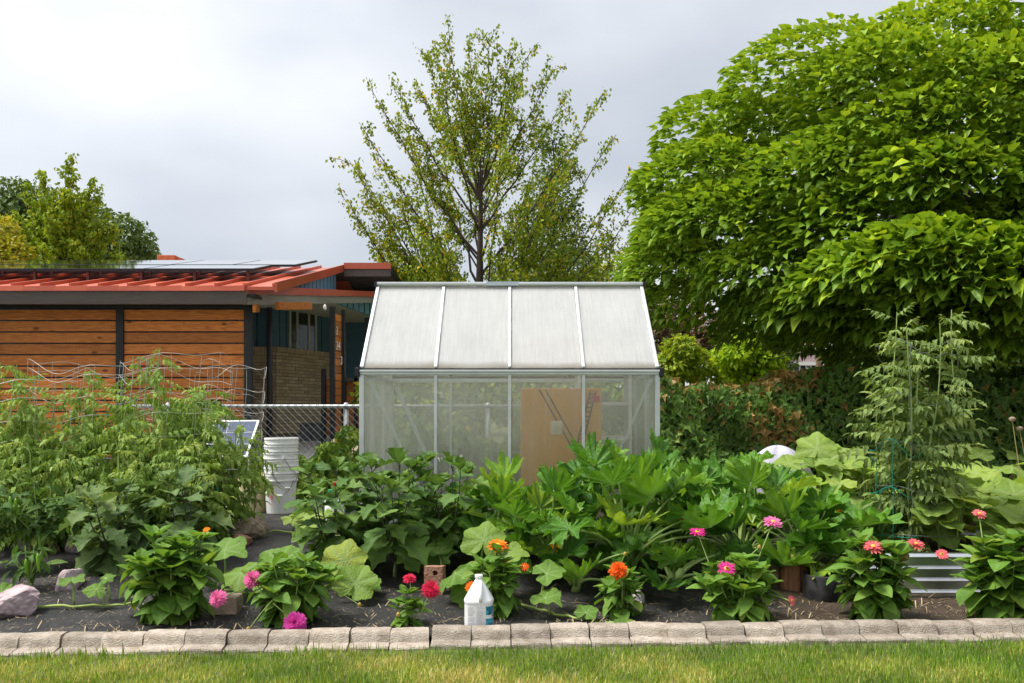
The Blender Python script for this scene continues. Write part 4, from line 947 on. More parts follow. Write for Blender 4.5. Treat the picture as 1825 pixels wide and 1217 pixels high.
m_eggd = leafmat('dark_eggplant_leaf', [(0,(.052,.115,.03)),(.5,(.088,.175,.042)),(1,(.145,.24,.06))], vein=(.11,.18,.07), trans=.28, rough=.5, mott=.15, mscale=6)
m_zin = leafmat('zinnia_leaf', [(0,(.065,.155,.022)),(.5,(.10,.215,.032)),(.9,(.155,.275,.045)),(1,(.22,.29,.05))], vein=(.17,.28,.07), trans=.3, rough=.45, mott=.12, mscale=4)
m_pep = leafmat('pepper_leaf', [(0,(.03,.085,.018)),(.6,(.055,.125,.024)),(1,(.11,.19,.035))], vein=(.10,.17,.05), trans=.25, rough=.38, mott=.1)
m_tom = leafmat('tomato_leaf', [(0,(.11,.20,.038)),(.5,(.18,.30,.055)),(.85,(.27,.375,.085)),(1,(.37,.45,.12))], vein=(.18,.25,.08), trans=.32, rough=.55, mott=.15, mscale=5)
m_tomp = leafmat('grey_tomato_leaf', [(0,(.10,.175,.05)),(.5,(.17,.265,.08)),(1,(.29,.37,.12))], vein=(.2,.25,.11), trans=.28, rough=.6, mott=.15, mscale=5)
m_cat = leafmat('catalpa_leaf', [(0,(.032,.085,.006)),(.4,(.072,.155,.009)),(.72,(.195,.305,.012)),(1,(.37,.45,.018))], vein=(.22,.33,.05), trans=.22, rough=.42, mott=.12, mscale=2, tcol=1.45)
m_ivy = leafmat('ivy_leaf', [(0,(.05,.115,.022)),(.45,(.09,.19,.034)),(.80,(.16,.27,.05)),(.86,(.26,.31,.06)),(.88,(.28,.14,.05)),(1,(.46,.24,.10))], vein=(.10,.16,.05), trans=.2, rough=.42, mott=.1)
m_ivyL = leafmat('bright_ivy_leaf', [(0,(.045,.10,.02)),(.5,(.09,.16,.028)),(.88,(.17,.22,.04)),(.94,(.30,.20,.06)),(1,(.42,.28,.11))], trans=.25, rough=.5, mott=.1)
m_pear = leafmat('pear_leaf', [(0,(.115,.18,.02)),(.55,(.19,.265,.03)),(.88,(.28,.34,.035)),(.95,(.44,.36,.035)),(1,(.48,.28,.04))], trans=.3, rough=.45, mott=.1)
m_stalk = mat('green_stalk', (.22,.32,.075), (.32,.43,.14), rough=.5, scale=12)
m_stalkd = mat('dark_stalk', (.045,.045,.035), (.08,.085,.05), rough=.6, scale=12)
m_vine = mat('vine_stem', (.22,.30,.06), (.32,.40,.10), rough=.5, scale=12)
m_bark = mat('grey_brown_bark', (.045,.032,.026), (.10,.075,.06), rough=.95, scale=8, stretch=(1,1,.25), bump=.8)

def squash_r(th):
    a = abs(th); r = .87+.075*math.cos(a*6.3)+.07*math.exp(-(a/.35)**2)+.02*math.sin(23*th)+.012*math.sin(41*th+1)
    if a > 2.55: q = (a-2.55)/(PI-2.55); r *= 1-.80*q**1.6
    return r
V5 = (0,.95,-.95,1.9,-1.9,2.62,-2.62)
SQ = [radial_leaf(squash_r, 64, 5, cup=c, ruffle=rf, rn=n, veins=V5, crease=.022, seed=i, tip=tp, fold=fo) for i, (c, rf, n, tp, fo) in enumerate([(.12,.09,3,.22,0),(-.18,.08,4,.10,0),(.05,.11,3,.3,.12),(-.05,.10,4,.15,-.25),(.2,.08,5,.35,.3)])]
SQM = [tmesh('squash_leaf', t, m_squash) for t in SQ]; SQP = [tmesh('pale_squash_leaf', t, m_squashp) for t in SQ]
def zuc_r(th):
    a = abs(th)
    r = lobed([(0,1.0,.60),(.80,.96,.56),(-.80,.96,.56),(1.62,.84,.58),(-1.62,.84,.58),(2.4,.64,.5),(-2.4,.64,.5)], .42)(th)
    tooth = (th*4.1+.2) % 1; t2 = (a*9.3+.3) % 1
    return r*(.72+.21*tooth+.13*t2)*(1+.06*math.sin(3.7*th+1))
VZ = (0,.80,-.80,1.62,-1.62,2.4,-2.4)
ZU = [radial_leaf(zuc_r, 150, 6, cup=c, ruffle=rf, rn=n, veins=VZ, crease=cr, seed=i+10, tip=tp, fold=fo) for i, (c, rf, n, cr, tp, fo) in enumerate([(.22,.08,9,.12,.10,.30),(.05,.09,11,.13,.20,.35),(.35,.08,8,.10,.08,.45),(.1,.10,13,.14,.30,.25),(.25,.09,10,.11,.05,.60)])]
ZUM = [tmesh('zucchini_leaf', t, m_zuc) for t in ZU]
def egg_w(t): return .36*math.sin(PI*min(1, t**.72))**.8*(1+.27*math.sin(t*19+.6))*(1 if t < .97 else .3)
EG = [strip_leaf(egg_w, 14, 3, fold=f, droop=d, wav=.035, wn=2.5, slant=.35, seed=i) for i, (f, d) in enumerate([(.2,.15),(.35,.35),(.1,.5),(.5,.1)])]
EGM = [tmesh('eggplant_leaf', t, m_egg) for t in EG]; EGD = [tmesh('eggplant_leaf', t, m_eggd) for t in EG]
def zin_w(t): return .32*math.sin(PI*min(1, (t*.96+.045)**.78))**.75 if t < .99 else .01
ZI = [strip_leaf(zin_w, 9, 2, fold=f, droop=d, wav=.012, wn=1.5, slant=.4, seed=i, curl=c) for i, (f, d, c) in enumerate([(.30,.15,.0),(.2,.45,.1),(.45,.3,0),(.1,.7,.25),(.5,-.1,0)])]
ZIM = [tmesh('zinnia_leaf', t, m_zin) for t in ZI]
def pep_w(t): return .2*math.sin(PI*min(1, t**.8))**.9 if t < .99 else .01
PE = [strip_leaf(pep_w, 7, 2, fold=f, droop=d, wav=.012, seed=i) for i, (f, d) in enumerate([(.3,.2),(.5,.5),(.15,.35)])]
PEM = [tmesh('pepper_leaf', t, m_pep) for t in PE]
def cat_w(t): return (.44*(1-abs(2*min(t/.62, 1)-1)**2.6)**.5*.72+.02 if t < .31 else .44*(1-((t-.22)/.78)**1.25)*.86+.0) if t > 0 else .12
def cat_w2(t):
    if t < .18: return .16+.26*(t/.18)**.6
    return .42*(max(0, 1-((t-.18)/.82))**.72)
CA = [strip_leaf(cat_w2, 8, 2, fold=f, droop=d, wav=.02, wn=1.2, slant=.0, seed=i, veins=True) for i, (f, d) in enumerate([(.5,.15),(.75,.35),(.35,.5),(.95,.2)])]
CAL = [strip_leaf(cat_w2, 3, 1, fold=f, droop=d, slant=.0, seed=i, veins=False) for i, (f, d) in enumerate([(.5,.15),(.75,.35),(.35,.5),(.95,.2)])]
CAM = [tmesh('catalpa_leaf', t, m_cat) for t in CA]
def ivy_r(th): return lobed([(0,1,.42),(.95,.78,.36),(-.95,.78,.36),(1.95,.62,.4),(-1.95,.62,.4)], .22)(th)
IV = [radial_leaf(ivy_r, 20, 2, cup=c, ruffle=.03, veins=(0,.95,-.95), crease=.1, tip=tp, seed=i) for i, (c, tp) in enumerate([(.1,.3),(-.2,.1),(.2,.5)])]
IVL = [radial_leaf(ivy_r, 10, 1, cup=c, ruffle=.02, veins=(0,.95,-.95), crease=.1, tip=tp, seed=i) for i, (c, tp) in enumerate([(.1,.3),(-.2,.1),(.2,.5)])]
IVM = [tmesh('ivy_leaf', t, m_ivy) for t in IV]
SM = [dict(V=np.array([(0,0,0),(-w_,.42,f),(0,.5,0),(w_,.42,f),(0,1,-d)]), L=np.array([0,2,1,0,3,2,1,2,4,2,3,4]), S=np.array([3,3,3,3]), vein=np.zeros(5)) for w_, f, d in ((.34,.1,.1),(.28,.16,.3),(.38,.05,.2))]
def tl_w(t): return .20*math.sin(PI*min(1, t**.75))**.8*(1+.28*math.sin(t*22))*(1 if t < .97 else .2)
TL = [strip_leaf(tl_w, 6, 1, fold=f, droop=d, wav=.03, seed=i, veins=False) for i, (f, d) in enumerate([(.4,.3),(.7,.6),(.15,.8)])]
def tomato_tpl(seed, droop=.5, curl=0):
    R = random.Random(seed); it = []
    def ax(t): return Vector((.03*math.sin(t*3+seed), t, -droop*t*t))
    for t, s in ((.22,.26),(.30,.13),(.44,.34),(.53,.14),(.66,.34),(.76,.14),(.84,.28)):
        for sd in (-1, 1):
            d = Vector((sd*R.uniform(.75,1), R.uniform(.3,.6), -droop*t-R.uniform(0,.5)-curl)); n = Vector((R.uniform(-.3,.3), R.uniform(-.3,.3), 1))
            it.append((TL[R.randrange(3)], ax(t), d, n, s*R.uniform(.8,1.15)))
    it.append((TL[0], ax(.95), Vector((R.uniform(-.2,.2), 1, -1.2*droop)), Vector((0,.3,1)), .36))
    V = []; F = []
    for i in range(6):
        p = ax(i/5); V += [(p.x-.010,p.y,p.z),(p.x+.010,p.y,p.z),(p.x,p.y,p.z-.014)]
    Lp = []; S = []
    for i in range(5):
        for a, b in ((0,1),(1,2),(2,0)): Lp += [i*3+a, i*3+b, i*3+3+b, i*3+3+a]; S.append(4)
    it.append((dict(V=np.array(V), L=np.array(Lp), S=np.array(S), vein=np.full(len(V), .7)), Vector((0,0,0)), Vector((0,1,0)), Vector((0,0,1)), 1))
    return tpl_join(it)
TO = [tomato_tpl(i, d, c) for i, (d, c) in enumerate([(.35,0),(.6,.2),(.15,0),(.8,.3),(.4,.5)])]
TOM = [tmesh('tomato_leaf', t, m_tom, True) for t in TO]; TOP = [tmesh('tomato_leaf', t, m_tomp, True) for t in TO]

def place(parent, meshes, p, d, n, s, R, name='leaf'):
    return mk(name, meshes[R.randrange(len(meshes))], None, parent, frame(Vector(p)-WL[parent.name], d, n, s))
def bez(a, b, c, n=6): return [a*(1-t)**2+b*2*t*(1-t)+c*t*t for t in (i/n for i in range(n+1))]
def polar(az, el=0, r=1): return Vector((math.cos(az)*math.cos(el), math.sin(az)*math.cos(el), math.sin(el)))*r

# ------------------------------------------------------------------ flowers
def petalmat(name, c1, c2): return leafmat(name, [(0,c1),(1,c2)], trans=.3, rough=.5, mott=.1, tcol=1.1, gain=(1,1,1), tblue=1)
m_pk = petalmat('pink_petal', (.80,.16,.40), (.86,.26,.50)); m_mg = petalmat('magenta_petal', (.58,.04,.32), (.70,.08,.42)); m_hp = petalmat('hot_pink_petal', (.70,.03,.26), (.80,.06,.34))
m_rd = petalmat('red_petal', (.62,.015,.06), (.74,.04,.12)); m_or = petalmat('orange_petal', (.80,.16,.008), (.88,.26,.012)); m_co = petalmat('coral_petal', (.78,.14,.17), (.85,.24,.24)); m_dor = petalmat('deep_orange_petal', (.78,.10,.008), (.84,.16,.012))
m_ctr = mat('flower_disc', (.55,.30,.02), (.75,.45,.04), rough=.7, scale=90); m_ctrd = mat('dark_disc', (.10,.02,.015), (.25,.05,.02), rough=.8, scale=90)
def pet_w(t): return .17*(t+.12)**.5*(1 if t < .8 else (1.06-t)*3.4)
PT = [strip_leaf(pet_w, 4, 1, fold=f, droop=d, slant=0, seed=i) for i, (f, d) in enumerate([(.25,.05),(.15,-.1),(.3,.15)])]
def flower_mesh(rings, m, seed):
    R = random.Random(seed); it = []
    for n, ln, el, r0, z in rings:
        off = R.random()*6
        for k in range(n):
            a = off+2*PI*k/n+R.uniform(-.08,.08); e = el+R.uniform(-.1,.1); d = polar(a, e)
            it.append((PT[R.randrange(3)], Vector((math.cos(a)*r0, math.sin(a)*r0, z)), d, Vector((-math.cos(a)*math.sin(e), -math.sin(a)*math.sin(e), math.cos(e))), ln*R.uniform(.9,1.08)))
    return tmesh('flower', tpl_join(it), m, False)
SINGLE = [(14,.92,.0,.10,.02),(12,.78,.18,.10,.06)]
SEMI = [(15,.92,-.05,.1,0),(14,.80,.2,.1,.06),(12,.62,.42,.1,.12)]
DOUBLE = [(16,.92,-.22,.1,0),(16,.86,.0,.1,.06),(14,.74,.22,.1,.12),(13,.60,.45,.08,.17),(11,.46,.72,.06,.2),(8,.34,1.05,.03,.22)]
BALL = [(14,.62,-1.0,.25,.0),(18,.70,-.65,.25,.1),(20,.74,-.32,.25,.2),(20,.74,.0,.22,.3),(20,.70,.3,.2,.38),(18,.66,.58,.16,.44),(16,.60,.85,.12,.48),(12,.52,1.1,.08,.5),(7,.45,1.35,.03,.5)]
DOME = [(16,.9,-.35,.1,0),(16,.84,-.1,.12,.08),(15,.76,.15,.12,.16),(14,.66,.4,.1,.22),(12,.52,.7,.07,.26),(8,.42,1.0,.04,.28),(5,.34,1.35,.02,.28)]
FM = {}
def flower(parent, p, style, m, s, R, nrm=None, ctr=True):
    key = (id(style), m.name)
    if key not in FM: FM[key] = flower_mesh(style, m, len(FM))
    if nrm is None: nrm = Vector((R.uniform(-.25,.25), -.55+R.uniform(-.2,.2), 1))
    nrm = Vector(nrm).normalized(); d = nrm.cross(Vector((1,.2,0)))
    f = mk('flower', FM[key], None, parent, frame(Vector(p)-WL[parent.name], d, nrm, s))
    if ctr and style is not BALL:
        key2 = 'ctr' if style is not SINGLE else 'ctrd'
        if key2 not in FM:
            b = MB().lathe([(.24,.03),(.25,.09),(.2,.16),(.1,.2),(.01,.21)], (0,0,0), 14); FM[key2] = b.mesh('flower_centre', smooth=True); FM[key2].materials.append(m_ctr)
        zc_ = {id(SINGLE): .04, id(SEMI): .09, id(DOUBLE): .20, id(DOME): .34}[id(style)]
        sc_ = {id(SINGLE): 1.15, id(SEMI): .95, id(DOUBLE): .55, id(DOME): .3}[id(style)]
        mk('flower_centre', FM[key2], None, f, Matrix.Translation((0,0,zc_-.04))@Matrix.Scale(sc_, 4))
        if style is SINGLE:
            if 'eye' not in FM: FM['eye'] = MB().lathe([(.13,.2),(.12,.235),(.02,.25)], (0,0,0), 12).mesh('flower_eye', smooth=True); FM['eye'].materials.append(m_ctrd)
            mk('flower_eye', FM['eye'], None, f, Matrix.Translation((0,0,zc_-.035))@Matrix.Scale(sc_, 4))
    return f
bud_me = MB().lathe([(.12,-.5),(.5,-.2),(.62,.2),(.5,.6),(.3,.95),(.1,1.05)], (0,0,0), 10).mesh('flower_bud', smooth=True); bud_me.materials.append(mat('bud', (.34,.24,.05), (.55,.36,.08), rough=.8, scale=3))

# ================================================================== PLANTS
def zinnia(px, D, hpx, wpx, nst, seed, label, flowers, ls=.12, buds=(), cx=None):
    R = random.Random(seed); k = D/FPX; b = onground(px, D); b.z = fab_z(b.x, b.y)-.01; h = hpx*k; rad = wpx*k/2
    t = thing('zinnia_plant', label, 'flower plant', b, 'zinnias along the edging')
    sm = MB(); tops = []
    for i in range(nst):
        az = 2*PI*i/nst+R.uniform(-.3,.3); u = math.sqrt((i+.5)/nst)*R.uniform(.8,1.0); az = i*2.4+R.uniform(-.3,.3)
        tip = b+Vector((math.cos(az)*rad*u*.85, math.sin(az)*rad*u*.7, h*(1-.50*u*u)*R.uniform(.70,1.06)))
        c = b+Vector((math.cos(az)*rad*u*.5, math.sin(az)*rad*u*.4, h*.35))
        P = bez(b+Vector((math.cos(az)*.02, math.sin(az)*.02, 0)), c, tip, 7); sm.tube(P, [.006-.0004*q for q in range(8)], 5, cap=False); tops.append(tip)
        L_ = sum((P[q+1]-P[q]).length for q in range(7)); nn = max(2, int(L_/R.uniform(.048,.075))); tw = R.random()*3
        for q in range(nn):
            f = .16+.84*(q+.5)/nn; pt = P[min(6, int(f*7))].lerp(P[min(7, int(f*7)+1)], f*7-int(f*7))
            ax = (P[min(7, int(f*7)+1)]-P[min(6, int(f*7))]).normalized(); tw += PI/2+R.uniform(-.3,.3)
            side = ax.orthogonal().normalized()
            for sgn in (0, PI):
                dv = Matrix.Rotation(tw+sgn, 3, ax)@side
                droop = .9*(1-f)+R.uniform(-.25,.25)
                d = (dv+ax*(.55*f+.05)-Vector((0,0,droop*.75))).normalized(); n = (ax+Vector((0,0,.7))-dv*.2)
                place(t, ZIM, pt, d+Vector((R.gauss(0,.18),R.gauss(0,.18),R.gauss(0,.18))), n, 1.22*ls*R.uniform(.6,1.22)*(1.12-.30*f), R)
        for q in range(5):
            a = 2*PI*q/5+R.random(); d = polar(a, R.uniform(.15,.8)); place(t, ZIM[-1:]+ZIM[:1], tip, d, Vector((-d.x,-d.y,1.2)), ls*R.uniform(.65,.95), R)
    for fl in flowers:
        fx, fy, fd, st, m, s = fl[:6]; p = at(fx, fy, fd); src = min(tops, key=lambda q: (q-p).length)
        if (src-p).length > .28: src = b+Vector((0,0,h*.4))
        sm.tube(bez(src-Vector((0,0,.05)), (src+p)/2+Vector((0,0,-.02)), p-Vector((0,0,.004))), .0032, 5, cap=False)
        flower(t, p, st, m, s, R, fl[6] if len(fl) > 6 else None)
    for fx, fy, fd, s in buds:
        p = at(fx, fy, fd); src = min(tops, key=lambda q: (q-p).length); sm.tube(bez(src-Vector((0,0,.03)), (src+p)/2, p), .0028, 5, cap=False)
        mk('flower_bud', bud_me, None, t, frame(p-WL[t.name], Vector((1,0,0)), Vector((0,-.4,1)), s))
    sm.part('stem', m_stalk, t, smooth=True)
    return t
zinnia(306, 5.02, 160, 195, 20, 11, 'largest leafy zinnia bush with no open pink flower, left front', [(368,944,5.05,SINGLE,m_or,.022)], ls=.135)
zinnia(520, 4.98, 124, 210, 19, 12, 'zinnia bush with pink flowers and a round magenta bloom over the edging',
       [(450,1032,4.9,DOME,m_pk,.056,(-.1,-.8,.7)),(388,1066,4.85,DOME,m_pk,.054,(-.3,-.9,.5)),(527,1112,4.72,BALL,m_mg,.066,(0,-.9,.45))], ls=.115, buds=((443,1123,4.78,.02),(641,1079,4.95,.018)))
zinnia(727, 4.93, 62, 66, 7, 13, 'small zinnia with two bright red flowers near the white jug', [(730,1031,4.95,DOUBLE,m_rd,.040,(0,-.35,1)),(768,1050,4.85,DOME,m_rd,.055,(.3,-.7,.6))], ls=.085, buds=((710,1097,4.85,.02),))
zinnia(880, 5.12, 108, 100, 11, 14, 'zinnia with orange flowers right behind the white jug', [(887,973,5.15,SEMI,m_or,.066,(0,-.35,1)),(843,1046,5.05,SEMI,m_or,.05),(935,1010,5.1,SINGLE,m_dor,.028,(0,-.8,.7)),(900,1002,5.25,SINGLE,m_dor,.02)], ls=.105)
zinnia(1107, 5.12, 82, 84, 10, 15, 'zinnia with one large deep orange flower at the bed centre', [(1102,1016,5.0,DOME,m_dor,.058,(0,-.6,.8))], ls=.10, buds=((1114,988,5.1,.016),))
zinnia(1318, 5.0, 122, 165, 18, 16, 'zinnia bush with hot pink open flowers showing yellow centres', [(1243,948,5.15,SINGLE,m_hp,.050,(0,-.35,1)),(1295,1014,4.95,SINGLE,m_hp,.054,(.05,-.75,.7)),(1377,931,5.15,SEMI,m_pk,.058,(.1,-.45,1)),(1411,1071,4.85,SINGLE,m_co,.030,(.6,-.8,.3))], ls=.12, buds=((1353,976,5.1,.018),))
zinnia(1558, 5.05, 152, 168, 19, 17, 'zinnia bush with coral pink flowers in front of the metal raised bed', [(1556,975,4.95,SEMI,m_co,.060,(-.1,-.4,1)),(1605,984,5.05,SEMI,m_co,.052,(.4,-.6,.6)),(1632,970,4.98,SEMI,m_co,.052,(.15,-.4,1))], ls=.125)
zinnia(1797, 5.05, 168, 180, 20, 18, 'large zinnia bush with small coral flowers at the right edge', [(1745,916,5.1,SEMI,m_co,.042,(0,-.5,1)),(1679,988,4.95,SINGLE,m_co,.036,(-.3,-.7,.7))], ls=.15)

def zucchini(px, D, n, Lr, S, seed, label, lean=0, elr=(.24,1.35), side=None):
    R = random.Random(seed); b = onground(px, D); b.z = fab_z(b.x, b.y)-.01
    t = thing('zucchini_plant', label, 'vegetable plant', b, 'zucchini plants in the middle of the bed')
    MB().tube([b, b+Vector((.02,0,.08)), b+Vector((.05,-.02,.14))], [.03,.028,.02], 8).part('stem', m_stalk, t, smooth=True)
    for i in range(n):
        az = i*2.399+R.uniform(-.3,.3); f = (i+.5)/n
        el = elr[1]-(elr[1]-elr[0])*f+R.uniform(-.12,.12); L_ = R.uniform(*Lr)*(1.10-.30*f); dh = polar(az, 0)
        tip = b+Vector((dh.x*math.cos(el)*L_*1.25+lean*f, dh.y*math.cos(el)*L_*1.05, math.sin(el)*L_*(1.05-.12*f)))
        mid = b+Vector((dh.x*.25*L_*math.cos(el), dh.y*.25*L_*math.cos(el), L_*.55))
        P = bez(b+Vector((dh.x*.025, dh.y*.025, .05)), mid, tip, 6)
        MB().tube(P, [.0125-.0011*q for q in range(7)], 7).part('leaf_stalk', m_stalk, t, smooth=True)
        ax = (P[-1]-P[-2]).normalized(); e2 = R.uniform(.55,1.25)-.95*f
        d = polar(az+R.uniform(-.4,.4), e2); nrm = Vector((-d.x*math.tan(e2)*.8, -d.y*math.tan(e2)*.8, 1))+Vector((R.uniform(-.45,.45), R.uniform(-.55,.25), 0))
        place(t, ZUM, P[-1]-d*.02, d, nrm, R.uniform(*S)*(1.0-.15*(f < .2)), R)
    return t
m_blos = petalmat('squash_blossom', (.85,.36,.01), (.9,.48,.02))
BLO = flower_mesh([(5,1.0,1.15,.08,0),(5,.9,1.3,.05,.02)], m_blos, 5)
def blossom(t, px, py, D, s, R, d=(0,-.3,1)): mk('blossom', BLO, None, t, frame(at(px,py,D)-WL[t.name], Vector(d).cross(Vector((1,.1,0))), Vector(d), s))
RB = random.Random(77)
z1 = zucchini(985, 6.05, 28, (.40,.56), (.19,.26), 21, 'zucchini plant in front of the cardboard box', lean=-.05)
blossom(z1, 990, 985, 6.0, .085, RB); blossom(z1, 1028, 958, 6.05, .05, RB)
z2 = zucchini(1118, 5.85, 23, (.60,.80), (.21,.29), 22, 'tallest zucchini plant with pale green stalks fanning out at the centre', elr=(.62,1.4))
z3 = zucchini(1318, 6.1, 26, (.50,.66), (.21,.29), 23, 'zucchini plant left of the white cloth dome')
blossom(z3, 1208, 940, 6.1, .09, RB)
z4 = zucchini(1438, 5.95, 16, (.36,.56), (.22,.29), 24, 'zucchini plant spreading over the split log')
z8 = zucchini(1200, 5.62, 8, (.26,.40), (.17,.23), 28, 'low young zucchini in front of the tall central one', elr=(.2,.85))
z9 = zucchini(1025, 5.6, 7, (.24,.36), (.16,.22), 29, 'low young zucchini behind the large orange flower', elr=(.2,.8))
z7 = zucchini(1050, 6.55, 20, (.45,.62), (.19,.26), 27, 'zucchini plant standing close to the greenhouse front, right of centre')
z5 = zucchini(880, 6.5, 20, (.36,.52), (.19,.25), 25, 'zucchini plant behind the orange zinnia and the eggplants')
z6 = zucchini(1215, 6.7, 18, (.45,.66), (.20,.28), 26, 'zucchini plant at the right corner of the greenhouse')

def eggplant(px, D, hpx, wpx, seed, label, dark=False, nb=5, S=(.19,.285)):
    R = random.Random(seed); k = D/FPX; b = onground(px, D); b.z = fab_z(b.x, b.y)-.01; h = hpx*k; rad = wpx*k/2
    t = thing('eggplant', label, 'vegetable plant', b, 'eggplants in the bed'); sm = MB(); M_ = EGD if dark else EGM
    sm.tube([b, b+Vector((.01,0,h*.25)), b+Vector((-.01,0,h*.4))], [.010,.009,.008], 6, cap=False)
    for i in range(nb):
        az = i*2*PI/nb+R.uniform(-.4,.4); u = R.uniform(.35,.8) if i else .1
        s0 = b+Vector((0,0,h*R.uniform(.12,.32))); tip = b+Vector((math.cos(az)*rad*u, math.sin(az)*rad*u, h*R.uniform(.72,.98) if i else h))
        P = bez(s0, b+Vector((math.cos(az)*rad*u*.7, math.sin(az)*rad*u*.7, h*.45)), tip, 6); sm.tube(P, [.0075-.0008*q for q in range(7)], 5, cap=False)
        n = 8; tw = R.random()*6
        for q in range(n):
            f = .08+.92*(q+.5)/n; pt = P[min(5, int(f*6))].lerp(P[min(6, int(f*6)+1)], f*6-int(f*6)); tw += 2.2+R.uniform(-.4,.4)
            e = -.45+1.1*f*f+R.uniform(-.3,.3); d = polar(tw, e); d = (d+Vector((math.cos(az),math.sin(az),0))*.35).normalized()
            pe = pt+d*.03+Vector((0,0,.02)); sm.tube([pt, pe], .003, 4, cap=False)
            n_ = Vector((-d.x*math.tan(e)*.6+R.uniform(-.35,.35), -d.y*math.tan(e)*.6+R.uniform(-.5,.2), 1))
            place(t, M_, pe, d, n_, R.uniform(*S)*(1.1-.4*f), R)
        for q in range(3): d = polar(R.random()*6, R.uniform(.7,1.3)); place(t, M_, tip, d, Vector((-d.x,-d.y,.5)), R.uniform(.08,.14), R)
    sm.part('stem', m_stalkd, t, smooth=True)
    return t
eggplant(205, 6.0, 145, 180, 31, 'grey green eggplant right of the pepper plants', S=(.18,.26))
eggplant(335, 6.15, 160, 165, 32, 'grey green eggplant in front of the caged tomatoes', S=(.18,.26))
eggplant(262, 6.35, 125, 140, 36, 'eggplant between the two left eggplants, further back')
eggplant(590, 6.0, 190, 190, 33, 'broad eggplant in front of the white buckets', True, 6)
eggplant(655, 6.35, 170, 150, 37, 'eggplant behind the two dark ones, close to the greenhouse left corner', True, 6)
eggplant(755, 6.45, 165, 160, 38, 'eggplant behind the dark ones, below the second greenhouse panel', True, 6)
eggplant(705, 5.85, 205, 150, 34, 'dark upright eggplant below the left greenhouse panel', True, 5)
eggplant(800, 6.1, 185, 150, 35, 'dark eggplant left of the zucchini', True, 5)

def pepper(px, D, hpx, wpx, n, seed, label, pods):
    R = random.Random(seed); k = D/FPX; b = onground(px, D); b.z = fab_z(b.x, b.y)-.01; h = hpx*k; rad = wpx*k/2
    t = thing('pepper_plant', label, 'vegetable plant', b, 'pepper plants at the left edge'); sm = MB()
    sm.tube([b, b+Vector((0,0,h*.35))], [.008,.007], 6, cap=False); tips = []
    for i in range(9):
        az = i*2.4; u = math.sqrt((i+.5)/9); tip = b+Vector((math.cos(az)*rad*u, math.sin(az)*rad*u*.8, h*(1-.4*u*u)))
        P = bez(b+Vector((0,0,h*.25)), b+Vector((math.cos(az)*rad*u*.5, math.sin(az)*rad*u*.4, h*.55)), tip, 5); sm.tube(P, [.006-.0007*q for q in range(6)], 5, cap=False); tips.append(P)
    for i in range(n):
        P = tips[i % 9]; f = R.uniform(.3,1); pt = P[min(4, int(f*5))].lerp(P[min(5, int(f*5)+1)], f*5-int(f*5))+Vector((R.uniform(-.04,.04), R.uniform(-.04,.04), R.uniform(-.04,.04)))
        d = polar(R.random()*6.28, R.uniform(-1.0,.35)); place(t, PEM, pt, d, Vector((R.uniform(-.4,.4), R.uniform(-.7,.2), 1)), R.uniform(.085,.13), R)
    sm.part('stem', m_stalk, t, smooth=True)
    for fx, fy, ln in pods:
        p = at(fx, fy, D-.1); MB().tube([p+Vector((0,0,.02)), p, p+Vector((.004,0,-ln*.35)), p+Vector((.006,0,-ln*.75)), p+Vector((.018,0,-ln))], [.003,.010,.012,.009,.002], 8).part('pepper', mat('green_pepper', (.10,.24,.015), (.15,.32,.02), rough=.25), t, smooth=True)
pepper(-15, 6.05, 165, 150, 130, 41, 'dark leafy pepper plant cut by the left edge', [(18,890,.1)])
pepper(75, 6.1, 170, 165, 170, 42, 'bushy pepper plant with long green pods behind the purple rock', [(28,893,.12),(70,955,.1),(120,930,.09)])
pepper(52, 5.55, 88, 80, 34, 43, 'small pepper plant with two hanging green pods near the fabric edge', [(46,1002,.085),(67,992,.10)])

# ---- squash vines: leaves given where they show
def squash(name_label, vines, leaves, seed, meshes, group='squash vines', bl=(), wander=True, base=None):
    R = random.Random(seed); b = Vector(base) if base else Vector(vines[0][0]); t = thing('squash_vine', name_label, 'vegetable plant', b, group)
    vm = MB()
    for P in vines:
        Q = []
        for i in range(len(P)-1):
            for q in range(4): Q.append(Vector(P[i]).lerp(Vector(P[i+1]), q/4))
        Q.append(Vector(P[-1])); Q = [q+Vector((0, .012*math.sin(i*1.3), .004*math.sin(i*2.1))) for i, q in enumerate(Q)]
        vm.tube(Q, [.010*(1-.35*i/len(Q)) for i in range(len(Q))], 7)
    vm.part('vine', m_vine, t, smooth=True)
    allv = [Vector(q) for P in vines for q in P]
    for lf in leaves:
        p, s, az, tilt, roll = lf[:5]; mi = lf[5] if len(lf) > 5 else None
        p = Vector(p); src = min(allv, key=lambda q: (q-p).length); foot = Vector((p.x*.6+src.x*.4, p.y*.6+src.y*.4+.02, 0)); foot.z = (fab_z(foot.x, foot.y) if base is None or base[2] < .3 else BEDZ)+.01
        d = polar(az, tilt); P = bez(foot, Vector((foot.x, foot.y, p.z*.8+foot.z*.2)), p, 5)
        MB().tube(P, [.008,.0075,.007,.006,.0055,.005], 6).part('leaf_stalk', m_stalk, t, smooth=True)
        n = Vector((-d.x*math.tan(tilt)+roll, -d.y*math.tan(tilt)-.45, 1))
        mk('leaf', meshes[mi if mi is not None else R.randrange(len(meshes))], None, t, frame(p-WL[t.name], d, n, s))
    for px, py, D, s in bl: blossom(t, px, py, D, s, R)
    return t
def gz(px, D, h=.02): p = onground(px, D); p.z = fab_z(p.x, p.y)+h; return p
S_ = squash
